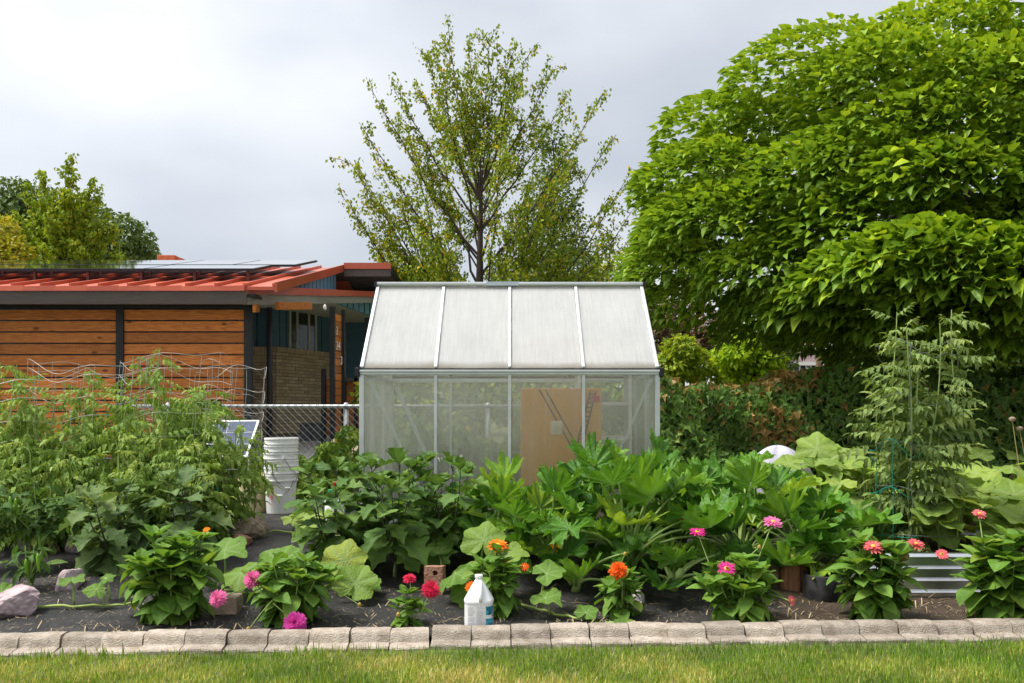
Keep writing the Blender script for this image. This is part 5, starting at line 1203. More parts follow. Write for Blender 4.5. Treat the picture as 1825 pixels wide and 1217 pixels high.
S_('squash runner crawling right from the purple rock at the left front', [[gz(20,5.1),gz(60,5.18),gz(130,5.2),gz(200,5.22),gz(240,5.25)]],
   [(at(128,1035,5.25),.085,1.9,.3,0,0),(at(172,1050,5.2),.075,3.6,.1,.3,1),(at(188,1030,5.35),.06,.4,.4,0),(at(45,1062,5.2),.055,.2,.2,0),(at(2,1056,5.15),.07,3.0,.2,0),(at(-20,1085,5.1),.07,4.0,.2,0)], 51, SQM)
S_('squash with broad upright leaves between the two left zinnia bushes', [[gz(400,5.5),gz(450,5.45),gz(520,5.5),gz(620,5.6),gz(680,5.7)]],
   [(at(400,980,5.55),.155,-.3,-.05,.1,0),(at(430,1022,5.35),.15,2.8,.0,-.4,1),(at(498,1003,5.4),.16,1.3,.9,-.3,2),(at(478,1030,5.3),.13,3.4,.1,-.5,3),(at(612,1000,5.5),.165,1.3,1.0,.35,1),(at(633,1040,5.35),.15,1.0,.9,.5,2),(at(650,1048,5.5),.12,-.6,.2,.3,0),(at(560,1010,5.7),.13,2,.3,0,0),(at(372,1000,5.6),.12,2.9,.2,-.3),(at(715,985,5.9),.12,.5,.1,0)], 52, SQM)
S_('squash with large soft leaves behind the perforated brick and the jug', [[gz(800,5.6),gz(850,5.5),gz(920,5.4)]],
   [(at(862,962,5.45),.16,1.4,.85,.1,1),(at(812,1022,5.35),.14,4.5,-.3,-.6,3),(at(862,1018,5.25),.135,3.4,-.1,-.4,0),(at(905,990,5.4),.13,-.1,.2,.4,0),(at(838,1048,5.3),.14,4.3,-.9,.2,3),(at(780,985,5.9),.13,2.6,.2,0),(at(760,1000,5.95),.10,3.2,.1,0)], 53, SQM)
S_('squash runner with a few lobed leaves creeping along the edging, centre', [[gz(910,5.3),gz(950,5.18),gz(990,5.08),gz(1035,4.98)]],
   [(at(975,1022,5.2),.115,.2,.3,.2,0),(at(972,1066,5.05),.105,-.6,-.05,.2,2),(at(1045,1092,5.0),.075,1.0,.55,0,0),(at(1068,1114,4.93),.055,.6,.2,0,1),(at(1108,1113,4.95),.05,.2,.5,0,4),(at(1120,1112,4.95),.045,.9,.6,0,0)], 54, SQM)
def random_squash(label, pxr, Dr, zr, n, S, seed, meshes, base, bl=()):
    R = random.Random(seed); lv = []
    for i in range(n):
        D = R.uniform(*Dr); px = R.uniform(*pxr); x = XD(px, D); f = (D-Dr[0])/(Dr[1]-Dr[0]+1e-6)
        z = base[2]+R.uniform(*zr)*(.75+.4*f); lv.append((Vector((x, D, z)), R.uniform(*S), R.random()*6.28, R.uniform(-.25,.45), R.uniform(-.45,.45)))
    b = Vector(base); v = [[b, b+Vector((.3,-.1,0)), b+Vector((.6,.0,0))], [b, b+Vector((-.3,.1,0)), b+Vector((-.6,.05,0))]]
    v = [[Vector((q.x, q.y, (BEDZ if base[2] > .3 else fab_z(q.x, q.y))+.015)) for q in P] for P in v]
    return squash(label, v, lv, seed, meshes, bl=bl, base=base)
b1 = gz(1480, 7.2)
q1 = random_squash('pale squash mass with large leaves beside the white cloth dome', (1405,1560), (6.75,7.7), (.25,.55), 30, (.13,.19), 61, SQP, tuple(b1), bl=((1495,912,6.5,.09),(1610,905,6.3,.12)))
for p, s, az, ti, ro, mi in ((at(1408,826,7.35),.15,2.6,.2,-.2,0),(at(1362,836,7.3),.14,.6,.5,.2,2),(at(1456,800,7.4),.20,1.2,.95,.1,1),(at(1462,822,7.3),.19,-.4,-.05,.1,0),(at(1505,800,7.5),.2,.1,.05,0,3),(at(1530,812,7.3),.19,-.2,-.1,.15,3)):
    d = polar(az, ti); mk('leaf', SQP[mi], None, q1, frame(p-WL[q1.name], d, Vector((-d.x*math.tan(ti)+ro, -d.y*math.tan(ti)-.35, 1)), s))
    ft = gz(1480, p.y); MB().tube(bez(ft, Vector((p.x, p.y, ft.z+.2)), p, 5), [.009,.008,.008,.007,.006,.005], 6).part('leaf_stalk', m_stalk, q1, smooth=True)
b2 = Vector((3.0, 6.1, BEDZ+.01))
q2 = random_squash('squash with broad pale leaves filling the raised bed right of the tall tomato', (1655,1870), (5.72,6.6), (.14,.44), 44, (.14,.20), 62, SQP, tuple(b2))
b3 = gz(1700, 7.4)
q3 = random_squash('yellowing squash in front of the ivy hedge at the right', (1590,1850), (6.8,7.9), (.25,.52), 44, (.12,.18), 63, SQP, tuple(b3))
b4 = gz(1260, 7.0)
q4 = random_squash('squash leaves low between the zucchini and the greenhouse corner', (1180,1420), (6.9,7.3), (.12,.36), 16, (.11,.16), 64, SQM, tuple(b4))
b5 = gz(760, 6.8)
q5 = random_squash('squash low in front of the greenhouse left panels', (690,900), (6.6,7.1), (.15,.36), 18, (.11,.16), 65, SQM, tuple(b5))
b6 = gz(555, 7.0)
q6 = random_squash('young squash with pale leaves beside the bottom bucket', (505,600), (6.6,7.2), (.08,.2), 9, (.07,.11), 66, SQP, tuple(b6))

# ---- tomatoes
def tomato(px, D, hpx, wpx, n, seed, label, meshes, base_z=None, ls=(.17,.27), shoots=10, depth=1.0, zmin=.06, cone=.5, fruits=0, up=0., hv=0):
    R = random.Random(seed); k = D/FPX; b = onground(px, D); b.z = base_z if base_z is not None else fab_z(b.x, b.y)-.01; h = hpx*k; rad = wpx*k/2
    t = thing('tomato_plant', label, 'vegetable plant', b, 'tomato plants'); sm = MB(); paths = []
    for i in range(shoots):
        az = i*2.4+R.random(); u = math.sqrt((i+.3)/shoots); hh = h*(1-cone*u*u)*R.uniform(.85-hv,1.05)
        P = []
        for q in range(9):
            f = q/8; P.append(b+Vector((math.cos(az)*rad*u*min(1,f*1.7)*.9+.025*math.sin(f*7+i), math.sin(az)*rad*u*depth*min(1,f*1.7)*.9+.025*math.cos(f*6+i), hh*f)))
        sm.tube(P, [.009-.0007*q for q in range(9)], 5, cap=False); paths.append(P)
    for i in range(n):
        P = paths[i % shoots]; f = zmin+(1-zmin)*((i//shoots+R.random())/(n/shoots)); f = min(f, .999)
        pt = P[int(f*8)].lerp(P[int(f*8)+1], f*8-int(f*8)); az = R.random()*6.28
        e = R.uniform(-.4,.5)+up; d = polar(az, e)
        if R.random() < .5: dv = Vector((pt.x-b.x, pt.y-b.y, 0)); d = (d+dv.normalized()*.8 if dv.length > .01 else d).normalized()
        place(t, meshes, pt+d*.01, d, Vector((R.uniform(-.4,.4)-d.x*.3, R.uniform(-.6,.2)-d.y*.3, 1)), R.uniform(*ls)*(1.08-.35*max(0, f-.6)/.4), R)
    sm.part('stem', m_stalk, t, smooth=True)
    for i in range(fruits):
        P = paths[R.randrange(shoots)]; pt = P[R.randrange(2,6)]+Vector((R.uniform(-.08,.08), -.1, 0))
        MB().lathe([(.003,.03),(.02,.027),(.03,.01),(.03,-.01),(.02,-.026),(.003,-.03)], pt, 12).part('tomato', mat('green_tomato', (.20,.26,.09), (.28,.32,.12), rough=.3), t, smooth=True)
    return t
tomato(5, 7.15, 315, 215, 280, 71, 'leftmost caged tomato plant, cut by the photo edge', TOM, fruits=2)
tomato(130, 7.1, 312, 215, 295, 72, 'bushy caged tomato second from the left edge', TOM, fruits=3)
tomato(262, 7.2, 352, 215, 300, 73, 'tallest of the left caged tomatoes, with shoots above the wire', TOM, fruits=2, cone=.35)
tomato(358, 7.0, 292, 200, 300, 74, 'caged tomato at the right end of the row, beside the buckets', TOM, fruits=2)
tomato(60, 6.7, 225, 190, 230, 77, 'low tomato at the left, in front of the caged ones', TOM)
tomato(312, 6.65, 225, 190, 250, 78, 'wide low tomato spreading toward the tan boulder', TOM)
tomato(200, 6.75, 235, 210, 260, 76, 'low tomato growing out in front of the tall caged ones', TOM)
tomato(1628, 6.02, 455, 170, 260, 75, 'tall tomato in the metal raised bed with pale curled top shoots', [TOP[0],TOP[2],TOP[2],TOP[4]], base_z=BEDZ, ls=(.15,.26), shoots=7, cone=.1, hv=.25, depth=.9, zmin=.03, up=.25)
# dry seed stalks at the right edge
p = gz(1812, 7.0); ds = thing('seed_stalks', 'two dry flower stalks with pale seed heads against the ivy', 'dry flowers', p)
for a, bq in ((at(1816,830,7.0), at(1804,748,7.0)), (at(1832,840,7.0), at(1817,765,7.0))):
    MB().tube([Vector((a.x, a.y, fab_z(a.x, a.y)-.01)), a, bq], [.005,.004,.003], 5).part('stalk', mat('dry_stalk', (.30,.25,.10), (.40,.34,.16), rough=.8), ds)
    MB().lathe([(.004,-.02),(.022,-.005),(.026,.01),(.014,.022),(.002,.025)], bq, 12).part('seed_head', mat('seed_head', (.42,.30,.20), (.55,.42,.30), rough=1, scale=80, bump=1), ds)
# ================================================================== IVY, TREES, FAR HOUSES
np.random.seed(11)
def unit(a): return a/np.maximum(np.linalg.norm(a, axis=-1, keepdims=True), 1e-9)
def ivy(name, label, x0, x1, y0, y1, ztop, n, tplL, meshes, mt, seed, size=(.055,.095), nobj=300, dead=None, group=None):
    rs = np.random.RandomState(seed); c = ((x0+x1)/2, y0, g((x0+x1)/2, y0))
    t = thing(name, label, 'hedge', c, group)
    zt = lambda x: ztop(x)
    P, Nn = [], []
    for i in range(n):
        x = rs.uniform(x0, x1); h = zt(x)+.05*math.sin(x*9)+.04*math.sin(x*21+1); z0 = g(x, y0)
        f = rs.rand(); depth = rs.rand()**1.7*.30
        if f < .74:
            z = rs.uniform(z0-.02, h); y = y0+depth+.10*math.sin(x*4.1+z*5)+.06*math.sin(x*11+z*8)+max(0, (z-h+.25))*.5; nn = (rs.normal(0,.5), -1, rs.normal(.35,.4))
        elif f < .94:
            y = rs.uniform(y0+.05, y1); z = h-depth*.8; nn = (rs.normal(0,.5), rs.normal(-.3,.5), 1)
        else:
            x = x0+rs.rand()*.12 if rs.rand() < .5 else x1-rs.rand()*.12; y = rs.uniform(y0+.1, y1); z = rs.uniform(z0, zt(x)); nn = (-1 if x < (x0+x1)/2 else 1, -.3, .4)
        P.append((x, y, z)); Nn.append(nn)
    P = np.array(P); Nn = unit(np.array(Nn)); D = unit(np.stack([rs.normal(0,.7,n), rs.normal(0,.3,n)-.3, -np.ones(n)], 1)); S = rs.uniform(size[0], size[1], n); r = rs.rand(n)*.84
    if dead is not None:
        for i in range(n):
            if rs.rand() < dead(P[i]): r[i] = .88+.119*rs.rand()
    # the leaves that show largest are parts, the rest one mass
    px = CX+P[:,0]/P[:,1]*FPX; score = S/P[:,1]*(np.abs(px-CX) < 915)*(P[:,1] < y0+.16)*(Nn[:,1] < -.3)*(r < .85); order = np.argsort(-score)
    big = order[:nobj]; rest = order[nobj:]; R = random.Random(seed)
    for i in big: place(t, meshes, P[i], D[i], Nn[i], S[i], R)
    merged_obj('foliage', tplL, rs.randint(0, 3, len(rest)), P[rest], D[rest], Nn[rest], S[rest], mt, t, r[rest])
    st = MB(); R = random.Random(seed+1)
    for k in range(int((x1-x0)*5)):
        x = R.uniform(x0+.1, x1-.1); y = R.uniform(y0+.25, y1-.1); q = [Vector((x+R.uniform(-.15,.15)*f, y, g(x, y)-.02+(zt(x)-g(x,y)-.1)*f)) for f in (0,.3,.6,1)]
        st.tube(q, [.012,.010,.008,.005], 5)
    st.part('stems', m_bark, t)
    bo = MB()  # dark sheet added inside the ivy, standing in for its shaded depth
    xa = x0+.15
    while xa < x1-.2:
        xb = min(xa+.6, x1-.15); bo.box(xa, xb-.01, y0+.36, y0+.40, g(xa, y0)-.05, min(zt(xa), zt(xb))-.16); xa = xb
    bo.part('dark_backing', mat('hedge_depth_dark', (.025,.02,.016), (.05,.04,.03), rough=1), t)
    return t
def deadR(p):
    px = CX+p[0]/p[1]*FPX; py = HY-(p[2]-EYE)/p[1]*FPX
    a = .7*max(0, 1-((px-1330)/150)**2)*max(0, 1-((py-668)/32)**2); b = max(0, 1-((px-1390)/60)**2)*max(0, 1-((py-765)/45)**2)
    return min(.75, .03+1.3*a+.7*b)
hz = lambda x: 1.63+.06*math.sin(x*1.9)+.05*math.sin(x*4.3+1)+(-.06 if x < 3.2 else .05)
ivy('ivy_hedge', 'long dark ivy hedge with browned leaves on top, right of the greenhouse', 1.5, 8.2, 9.55, 10.5, hz, 21000, IVL, IVM, m_ivy, 81, size=(.05,.088), dead=deadR)
hl = lambda x: (1.0+.08*math.sin(x*5) if x > -1.15 else .80+.10*math.sin(x*3))+(.42*max(0, min(1, (-2.75-x)/.25)))+.15*max(0, 1-abs(x+1.75)/.25)
IVML = [tmesh('ivy_leaf', t_, m_ivyL) for t_ in IV]
ivy('ivy_bush', 'bright ivy on the chain link fence behind the buckets and the greenhouse', -3.7, 1.5, 9.34, 9.9, hl, 8500, IVL, IVML, m_ivyL, 82, size=(.045,.08), nobj=200)

def limb(mb, a, b, r0, r1, sag=0, n=5, k=6, R=None, wob=.0):
    P = []
    for i in range(n+1):
        f = i/n; p = Vector(a).lerp(Vector(b), f)+Vector((0,0,sag*math.sin(PI*f)))
        if R and 0 < i < n: p += Vector((R.uniform(-wob,wob), R.uniform(-wob,wob), R.uniform(-wob,wob)))
        P.append(p)
    mb.tube(P, [r0+(r1-r0)*i/n for i in range(n+1)], k, cap=False); return P
# ---- open tree behind the greenhouse
def open_tree(px, D, outline, nl, seed, label, leaf, mt, subs=13, start=(2.2,6.0), name='pear_tree', ang=1.15, nint=26):
    R = random.Random(seed); b = onground(px, D); t = thing(name, label, 'tree', b); wd = MB()
    tips = []
    for (x, y) in outline: tips.append(at(x, y, D+R.uniform(-.6,.6)))
    zmax = max(p.z for p in tips); hw = max(abs(p.x-b.x) for p in tips)
    for i in range(nint):
        o = Vector(tips[R.randrange(len(outline))]); f = R.uniform(.35,.9); p = Vector((b.x+(o.x-b.x)*f, D+R.choice((-1,1))*R.uniform(.3,1)*hw*.85*math.sqrt(max(.05, 1-f*f)), b.z+2+(o.z-b.z-2)*R.uniform(.6,.98))); tips.append(p)
    top = b+Vector((.05,0,start[1])); limb(wd, b-Vector((0,0,.2)), b+Vector((0,0,start[0])), .17, .12, n=3, k=10); limb(wd, b+Vector((0,0,start[0])), top, .12, .035, n=6, k=8)
    P_, D_, N_ = [], [], []
    def leaves(p, q, n, rad):
        for _ in range(n):
            f = R.random(); c = Vector(p).lerp(Vector(q), f)+Vector((R.gauss(0,rad), R.gauss(0,rad), R.gauss(0,rad)))
            P_.append(c); D_.append((R.gauss(0,.6), R.gauss(0,.6), -1+R.uniform(-.2,.7))); N_.append((R.gauss(0,1), R.gauss(0,1), R.gauss(.2,.8)))
    for tp in tips:
        hd_ = math.hypot(tp.x-b.x, tp.y-b.y); z0 = min(max(tp.z-ang*hd_-.8, b.z+start[0]*.7), b.z+start[1]-.1); s0 = Vector((b.x, b.y, z0))
        L_ = (tp-s0).length; P = limb(wd, s0, tp, .010+.0052*L_, .005, sag=-.05*L_, n=7, R=R, wob=.05*L_/4, k=5)
        for q in range(subs):
            f = .28+.72*(q+R.random())/subs; i = min(6, int(f*7)); pt = P[i].lerp(P[i+1], f*7-i); ax = (tp-s0).normalized()
            dv = (ax*1.0+Vector((R.gauss(0,.62), R.gauss(0,.62), R.gauss(.15,.42)))).normalized(); ln = R.uniform(.35,1.05)*(1.25-.75*f)*min(1, L_/3.2)
            e = pt+dv*ln; wd.tube([pt, pt.lerp(e,.5)+Vector((0,0,.03)), e], [.010,.007,.004], 3, cap=False); leaves(pt.lerp(e,.15), e, int(nl*ln)+2, .05)
        leaves(P[5], tp, int(nl*.5), .06)
    wd.part('trunk', m_bark, t, smooth=True)
    P_, D_, N_ = (np.array([tuple(v) for v in a]) for a in (P_, D_, N_)); n = len(P_)
    merged_obj('crown', SM, np.random.randint(0, 3, n), P_, D_, N_, np.random.uniform(leaf*.75, leaf*1.25, n), mt, t)
    return t
OUT = [(607,345),(622,285),(640,218),(662,160),(700,155),(742,150),(762,105),(800,62),(835,85),(872,60),(920,75),(938,105),(985,120),(1005,175),(1072,168),(1098,240),(1122,310),(1130,370),(1120,430),(1100,480),(665,430),(640,390),(700,480),(725,250),(690,330),(960,200),(1030,280),(1040,380),(820,150),(880,140),(780,200),(1085,440),(1000,460),(760,440),(650,350),(680,405),(700,445),(715,488),(765,485),(800,492),(930,485),(960,440),(1060,475),(1000,400),(640,300),(1100,400),(1085,350),(905,470),(740,380),(780,330)]
open_tree(853, 19.0, OUT, 68, 91, 'tall open branched tree rising behind the greenhouse', .078, m_pear, subs=14, start=(1.7,5.2))
# ---- lobed trees in the distance
def lobe_tree(label, name, px, D, lobes, n, leaf, mt, seed, trunk=.16, tpl=None, droop=.5, fill=.35):
    R = random.Random(seed); rs = np.random.RandomState(seed); b = onground(px, D); t = thing(name, label, 'tree', b); wd = MB()
    zs = min(at(x, y, D).z for x, y, r in lobes)
    limb(wd, b-Vector((0,0,.2)), Vector((b.x, b.y, max(b.z+.6, zs))), trunk, trunk*.6, n=4, k=9, R=R, wob=.03)
    P, Dd, Nn = [], [], []; ar = np.array([r for _, _, r in lobes])**2.; ar = ar/ar.sum()
    for (x, y, r), w_ in zip(lobes, ar):
        c = at(x, y, D+R.uniform(-1,1)*r/FPX*D*.7); rr = r/FPX*D; limb(wd, Vector((b.x, b.y, max(b.z+.5, zs-.4))), c, trunk*.4, .015, sag=.1, n=4, R=R, wob=.08)
        m = int(n*w_); u = unit(rs.normal(0,1,(m,3))); q = rr*(fill+(1-fill)*rs.rand(m)**.45); nb_ = unit(rs.normal(0,1,(9,3)))
        bump = 1+.22*np.max(u@nb_.T, axis=1)**6-.12
        p = np.array(c)+u*q[:, None]*bump[:, None]*np.array([1,1,.92]); P.append(p); Dd.append(unit(u+rs.normal(0,.6,(m,3))+[0,0,-droop])); Nn.append(unit(u+rs.normal(0,.5,(m,3))+[0,0,.5]))
        for k in range(10):
            j_ = rs.randint(0, m); limb(wd, c, Vector(p[j_]), .012, .004, n=2, k=3)
    wd.part('trunk', m_bark, t, smooth=True)
    P, Dd, Nn = np.concatenate(P), np.concatenate(Dd), np.concatenate(Nn); m = len(P)
    merged_obj('crown', tpl or SM, rs.randint(0, 3, m), P, Dd, Nn, rs.uniform(leaf*.7, leaf*1.3, m), mt, t)
    return t
m_yg = leafmat('yellow_green_leaf', [(0,(.12,.20,.018)),(.5,(.20,.285,.026)),(.9,(.28,.34,.035)),(1,(.42,.40,.06))], trans=.35, mott=.1)
m_dkg = leafmat('dark_tree_leaf', [(0,(.06,.105,.03)),(.6,(.095,.145,.048)),(1,(.15,.20,.07))], trans=.2, mott=.1)
m_gold = leafmat('gold_leaf', [(0,(.20,.23,.02)),(.6,(.30,.30,.03)),(1,(.44,.36,.05))], trans=.35, mott=.1)
m_lime = leafmat('lime_leaf', [(0,(.14,.24,.012)),(.5,(.22,.34,.018)),(1,(.32,.42,.03))], trans=.4, mott=.1, tcol=1.4)
m_brn = leafmat('dead_conifer', [(0,(.05,.035,.02)),(.6,(.11,.07,.045)),(1,(.16,.11,.08))], trans=.1, mott=.1)
OUTL = [(118,288),(70,300),(130,300),(160,330),(178,345),(40,330),(205,400),(212,440),(190,380),(150,390),(95,340),(60,380),(20,420),(100,420),(140,440),(45,440),(180,460),(215,462),(75,350),(5,440)]
open_tree(118, 26.0, OUTL, 75, 92, 'yellow green tree rising behind the left of the house roof', .13, m_yg, subs=10, start=(2.5,4.6), name='broadleaf_tree', ang=1.0, nint=18)
lobe_tree('dark grey green tree behind the red roof, right of the yellow green one', 'dark_tree', 205, 32.0, [(215,430,58),(160,400,50),(245,460,42),(190,465,60),(262,475,26),(60,400,80),(90,470,80),(20,360,45)], 15000, .17, m_dkg, 93, .25)
lobe_tree('golden green tree at the far left edge above the roof', 'golden_tree', 5, 24.0, [(-5,420,42),(20,460,40),(-20,480,50)], 4200, .13, m_gold, 94)
lobe_tree('yellowish shrub peeping over the greenhouse beside the gable', 'shrub', 735, 21.0, [(735,495,26),(765,500,30),(715,510,24)], 1700, .09, m_yg, 95, .06)
lobe_tree('dark conifer partly hidden inside the open tree', 'conifer_tree', 985, 24.0, [(985,250,26),(985,300,38),(985,360,52),(985,420,66),(985,480,80),(1010,520,80)], 8000, .11, m_dkg, 96, .2, droop=.2)
lobe_tree('lime green bushy small tree seen under the catalpa', 'lime_tree', 1338, 16.0, [(1345,615,44),(1310,632,36),(1368,640,32),(1335,655,46)], 3600, .11, m_lime, 97, .08)
lobe_tree('yellow green small tree beside the greenhouse right end', 'small_tree', 1215, 17.0, [(1212,630,34),(1195,655,34),(1240,650,34),(1290,660,30)], 3000, .10, m_yg, 98, .08)
lobe_tree('brown dying arborvitae behind the greenhouse right end', 'brown_conifer', 1240, 22.0, [(1190,570,52),(1250,585,46),(1160,600,52),(1225,620,46),(1280,610,40)], 5200, .12, m_brn, 99, .12, droop=.0)
lobe_tree('green grey tree further back between the lime tree and the far house', 'far_tree', 1402, 34.0, [(1402,625,20),(1398,645,22),(1385,600,26)], 1500, .14, m_dkg, 100, .15)
for k, (px, D, lab) in enumerate(((1570, 20.0, 'added dark shrub mass filling the shade behind the tall tomato under the catalpa'), (1690, 21.0, 'added dark shrub mass filling the shade behind the hedge under the catalpa centre'), (1800, 19.0, 'added dark shrub mass filling the shade behind the hedge at the right edge'), (1900, 18.0, 'added dark shrub mass filling the shade just past the right edge of the hedge'))):
    lobe_tree(lab, 'shade_fill_shrub', px, D, [(px,600,75),(px-40,660,60),(px+45,655,60),(px,690,60)], 5500, .19, m_dkg, 110+k, .1)  # shrubs added to close off the sky where the shade is black
for k, (px, lab) in enumerate(((720,'shrub seen faintly through the left greenhouse panels'),(830,'shrub seen faintly through the greenhouse beside the box'),(950,'shrub behind the greenhouse and the cardboard box'),(1070,'shrub seen faintly behind the greenhouse shelf'))):
    lobe_tree(lab, 'shrub', px, 14.5, [(px,668,52),(px-40,710,50),(px+40,705,50),(px,740,50)], 2000, .11, m_pear, 130+k, .06)
lobe_tree('green tree low behind the open tree right side', 'background_tree', 1090, 30.0, [(1060,520,60),(1110,500,50),(1150,560,60),(1000,540,60)], 3800, .15, m_pear, 120, .15)

# ---- catalpa with its drooping dome of large leaves
def catalpa():
    rs = np.random.RandomState(7); R = random.Random(7); D0 = 11.6; cx, cz = XD(1890, D0), EYE+(HY-405)/FPX*D0; rx, ry, rzu, rzl = 812/FPX*D0, 3.9, 385/FPX*D0, 2.15
    b = Vector((cx+.2, D0+.2, g(cx, D0))); t = thing('catalpa_tree', 'broad umbrella catalpa with dense drooping bright green leaves at the right', 'tree', b); wd = MB()
    fork = Vector((b.x, b.y, cz-.55)); limb(wd, b-Vector((0,0,.2)), fork, .26, .2, n=5, k=12, R=R, wob=.03)
    clumps = []; n = 135
    for i in range(n):
        zz = 1-2*(i+.5)/n; a = i*2.39996
        if zz >= 0: hr = math.sqrt(1-zz*zz); p = np.array([math.cos(a)*hr*rx, math.sin(a)*hr*ry, zz*rzu])
        else:
            if zz < -.97: continue
            hr = (1-abs(zz)**3.2)**(1/3.2); p = np.array([math.cos(a)*hr*rx, math.sin(a)*hr*ry, zz*rzl])
        r = R.uniform(.62,1.12); ln = np.linalg.norm(p); o_ = p/ln; p = p-o_*r*np.array([1.1,1.1,.68])-o_*R.uniform(-.04,.75)
        if R.random() < .05 and zz > -.2: continue
        clumps.append((p+np.array([cx, D0, cz]), r, p/ln, zz))
    for x_, y_, d_, r_ in ((1560,520,9.0,.7),(1650,500,8.5,.8),(1750,520,8.3,.8),(1835,570,8.5,.8),(1700,575,8.9,.75),(1600,580,9.3,.7),(1790,610,8.7,.6),(1900,500,8.6,.9),(1480,560,9.6,.6)):
        p = np.array(at(x_, y_, d_)); q = p-np.array([cx, D0, cz]); clumps.append((p, r_, q/np.linalg.norm(q), -.25))
    P, Dd, Nn, S, rn_ = [], [], [], [], []
    for c, r, outw, zz in clumps:
        if R.random() < .55: limb(wd, fork, Vector(c), .06, .018, sag=.3, n=5, R=R, wob=.08, k=5)
        m = int((1020 if c[1] < D0+1.0 else 250)*r*r+80); u = unit(rs.normal(0,1,(m*3,3))); keep = (u@outw > -.35)&(u[:,2] > -.30); u = u[keep][:m]; m = len(u)
        q = r*(.82+.22*rs.rand(m)**.8); pos = c+u*q[:, None]*np.array([1.15,1.15,.68]); hor = unit(u*np.array([1,1,0])+outw*np.array([1,1,0])*.8+rs.normal(0,.25,(m,3))*np.array([1,1,0]))
        steep = np.clip(.02-.70*u[:,2]+.30*(zz < -.35), -.45, 1.1)+rs.normal(0,.28,m); d = unit(hor-np.array([0,0,1])*steep[:, None]); nn = unit(u*.25+np.array([0,0,1.0])+hor*.5*steep[:, None]+rs.normal(0,.32,(m,3)))
        P.append(pos); Dd.append(d); Nn.append(nn); S.append(rs.uniform(.08,.135,m)*(1.3 if c[1] < 9.8 and zz < 0 else 1)); rn_.append(np.clip(.50+.40*np.clip(u[:,2]*.5+zz*.4,-1,1)+rs.normal(0,.2,m), 0, .999))  # top light put into leaf tone: upper sides yellower, like young leaves, lower ones darker
    m = 7000; u = unit(rs.normal(0,1,(m,3))); q = rs.uniform(.45,.72,m)[:, None]; pos = u*q*np.where(u[:,2:3] > 0, [[rx,ry,rzu]], [[rx,ry,rzl]])+[cx,D0,cz]   # leaves inside the crown, kept to the dark tones as painted shade
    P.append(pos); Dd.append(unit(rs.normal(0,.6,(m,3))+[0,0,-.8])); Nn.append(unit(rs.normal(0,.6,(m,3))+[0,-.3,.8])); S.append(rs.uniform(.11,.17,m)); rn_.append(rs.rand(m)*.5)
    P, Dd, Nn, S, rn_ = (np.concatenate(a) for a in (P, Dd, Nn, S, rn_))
    px = CX+P[:,0]/P[:,1]*FPX; py = HY-(P[:,2]-EYE)/P[:,1]*FPX
    rad = ((P[:,0]-cx)/rx)**2+((P[:,1]-D0)/ry)**2+((P[:,2]-cz)/np.where(P[:,2] > cz, rzu, rzl))**2
    score = S/P[:,1]*(px < 1825)*(px > 0)*(rad > .72)*(P[:,1] < D0); order = np.argsort(-score); big, rest = order[:300], order[300:]
    for i in big: place(t, CAM, P[i], Dd[i], Nn[i], S[i], R)
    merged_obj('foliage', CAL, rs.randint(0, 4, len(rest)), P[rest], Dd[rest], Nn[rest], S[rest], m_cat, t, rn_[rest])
    wd.part('trunk', m_bark, t, smooth=True)
catalpa()

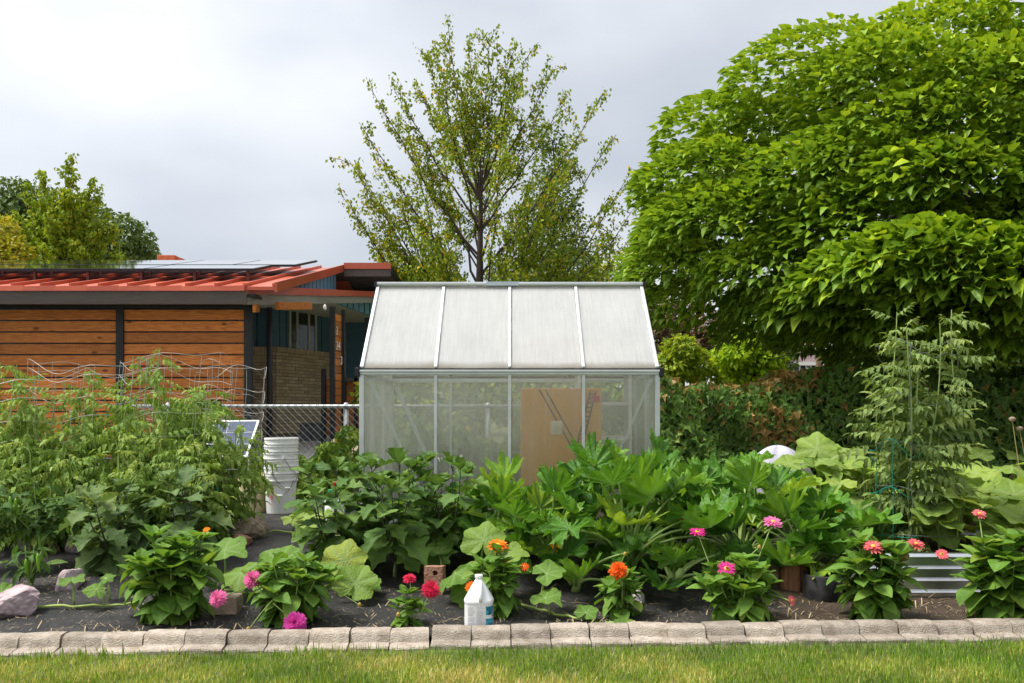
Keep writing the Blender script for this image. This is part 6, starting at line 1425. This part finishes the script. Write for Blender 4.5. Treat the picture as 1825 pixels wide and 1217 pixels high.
# ---- far houses and a pole under the catalpa
m_shing = mat('brown_shingles', (.11,.075,.075), (.17,.12,.12), rough=.9, scale=2); m_navy = mat('navy_siding', (.02,.03,.05), (.03,.04,.065), rough=.7)
m_cre = mat('cream_paint', (.62,.58,.50), (.70,.66,.58), rough=.7)
def far_house(label, x0, x1, D, ze, zr, walls, roofm, gable=False, wins=()):
    gz_ = g(0, D); t = thing('far_house', label, 'house', ((x0+x1)/2, D, gz_))
    wall = box(x0, x1, D, D+7, gz_-.1, ze).part('wall', walls, t); o = .35
    if not gable: rf = MB().prism([(x0-o,D-o,ze),(x0-o,D+3.5,zr),(x0-o,D+7+o,ze)], (x1-x0+2*o,0,0)).part('roof', roofm, t)
    else:
        rf = MB().prism([(x0-o,D+.2,ze),((x0+x1)/2,D+.2,zr),(x1+o,D+.2,ze)], (0,7,0)).part('roof', roofm, t)
        MB().prism([(x0,D,ze+.02),((x0+x1)/2,D,zr-.1),(x1,D,ze+.02)], (0,.19,0)).part('gable', walls, t)
    box(x0-o, x1+o, D-o-.06, D-o-.003, ze-.22, ze+.03).part('gutter', m_white, rf)
    for a, b, c, d in wins:
        w_ = box(a, b, D-.08, D-.003, c, d).part('window', m_white, t); box(a+.1, b-.1, D-.10, D-.083, c+.1, d-.1).part('pane', m_glassdk, w_)
    return t
Dh = 62.0; zy = lambda py, D: EYE+(HY-py)/FPX*D
far_house('distant dark blue house with brown shingle roof under the catalpa', XD(1370,Dh), XD(1470,Dh), Dh, zy(646,Dh), zy(612,Dh)+.6, m_navy, m_shing, False, [(XD(1413,Dh),XD(1426,Dh),zy(665,Dh),zy(650,Dh)),(XD(1435,Dh),XD(1446,Dh),zy(658,Dh),zy(650,Dh))])
D2 = 66.0
far_house('distant white house with a small gable, left of the white pair', XD(1470,D2), XD(1485,D2), D2, zy(641,D2), zy(631,D2), m_cre, m_cre, True, [(XD(1475,D2),XD(1480,D2),zy(652,D2),zy(645,D2))])
far_house('distant white house with a small gable, right of the white pair', XD(1486.5,D2), XD(1500,D2), D2+.5, zy(641,D2), zy(631,D2), m_cre, m_cre, True, [(XD(1489,D2),XD(1493,D2),zy(657,D2),zy(644,D2))])
p = onground(1459, 42.0)
pole = thing('utility_pole', 'wooden utility pole in front of the distant houses', 'pole', p)
MB().tube([p-Vector((0,0,.2)), p+Vector((0,0,4)), p+Vector((0,0,8.5))], [.15,.13,.10], 12).part('shaft', mat('weathered_wood', (.22,.15,.10), (.34,.24,.17), rough=.95, scale=6, stretch=(1,1,.1)), pole, smooth=True)
box(p.x-1.1, p.x+1.1, p.y-.2, p.y-.1, p.z+7.6, p.z+7.75).part('crossarm', MATS['weathered_wood'], pole)
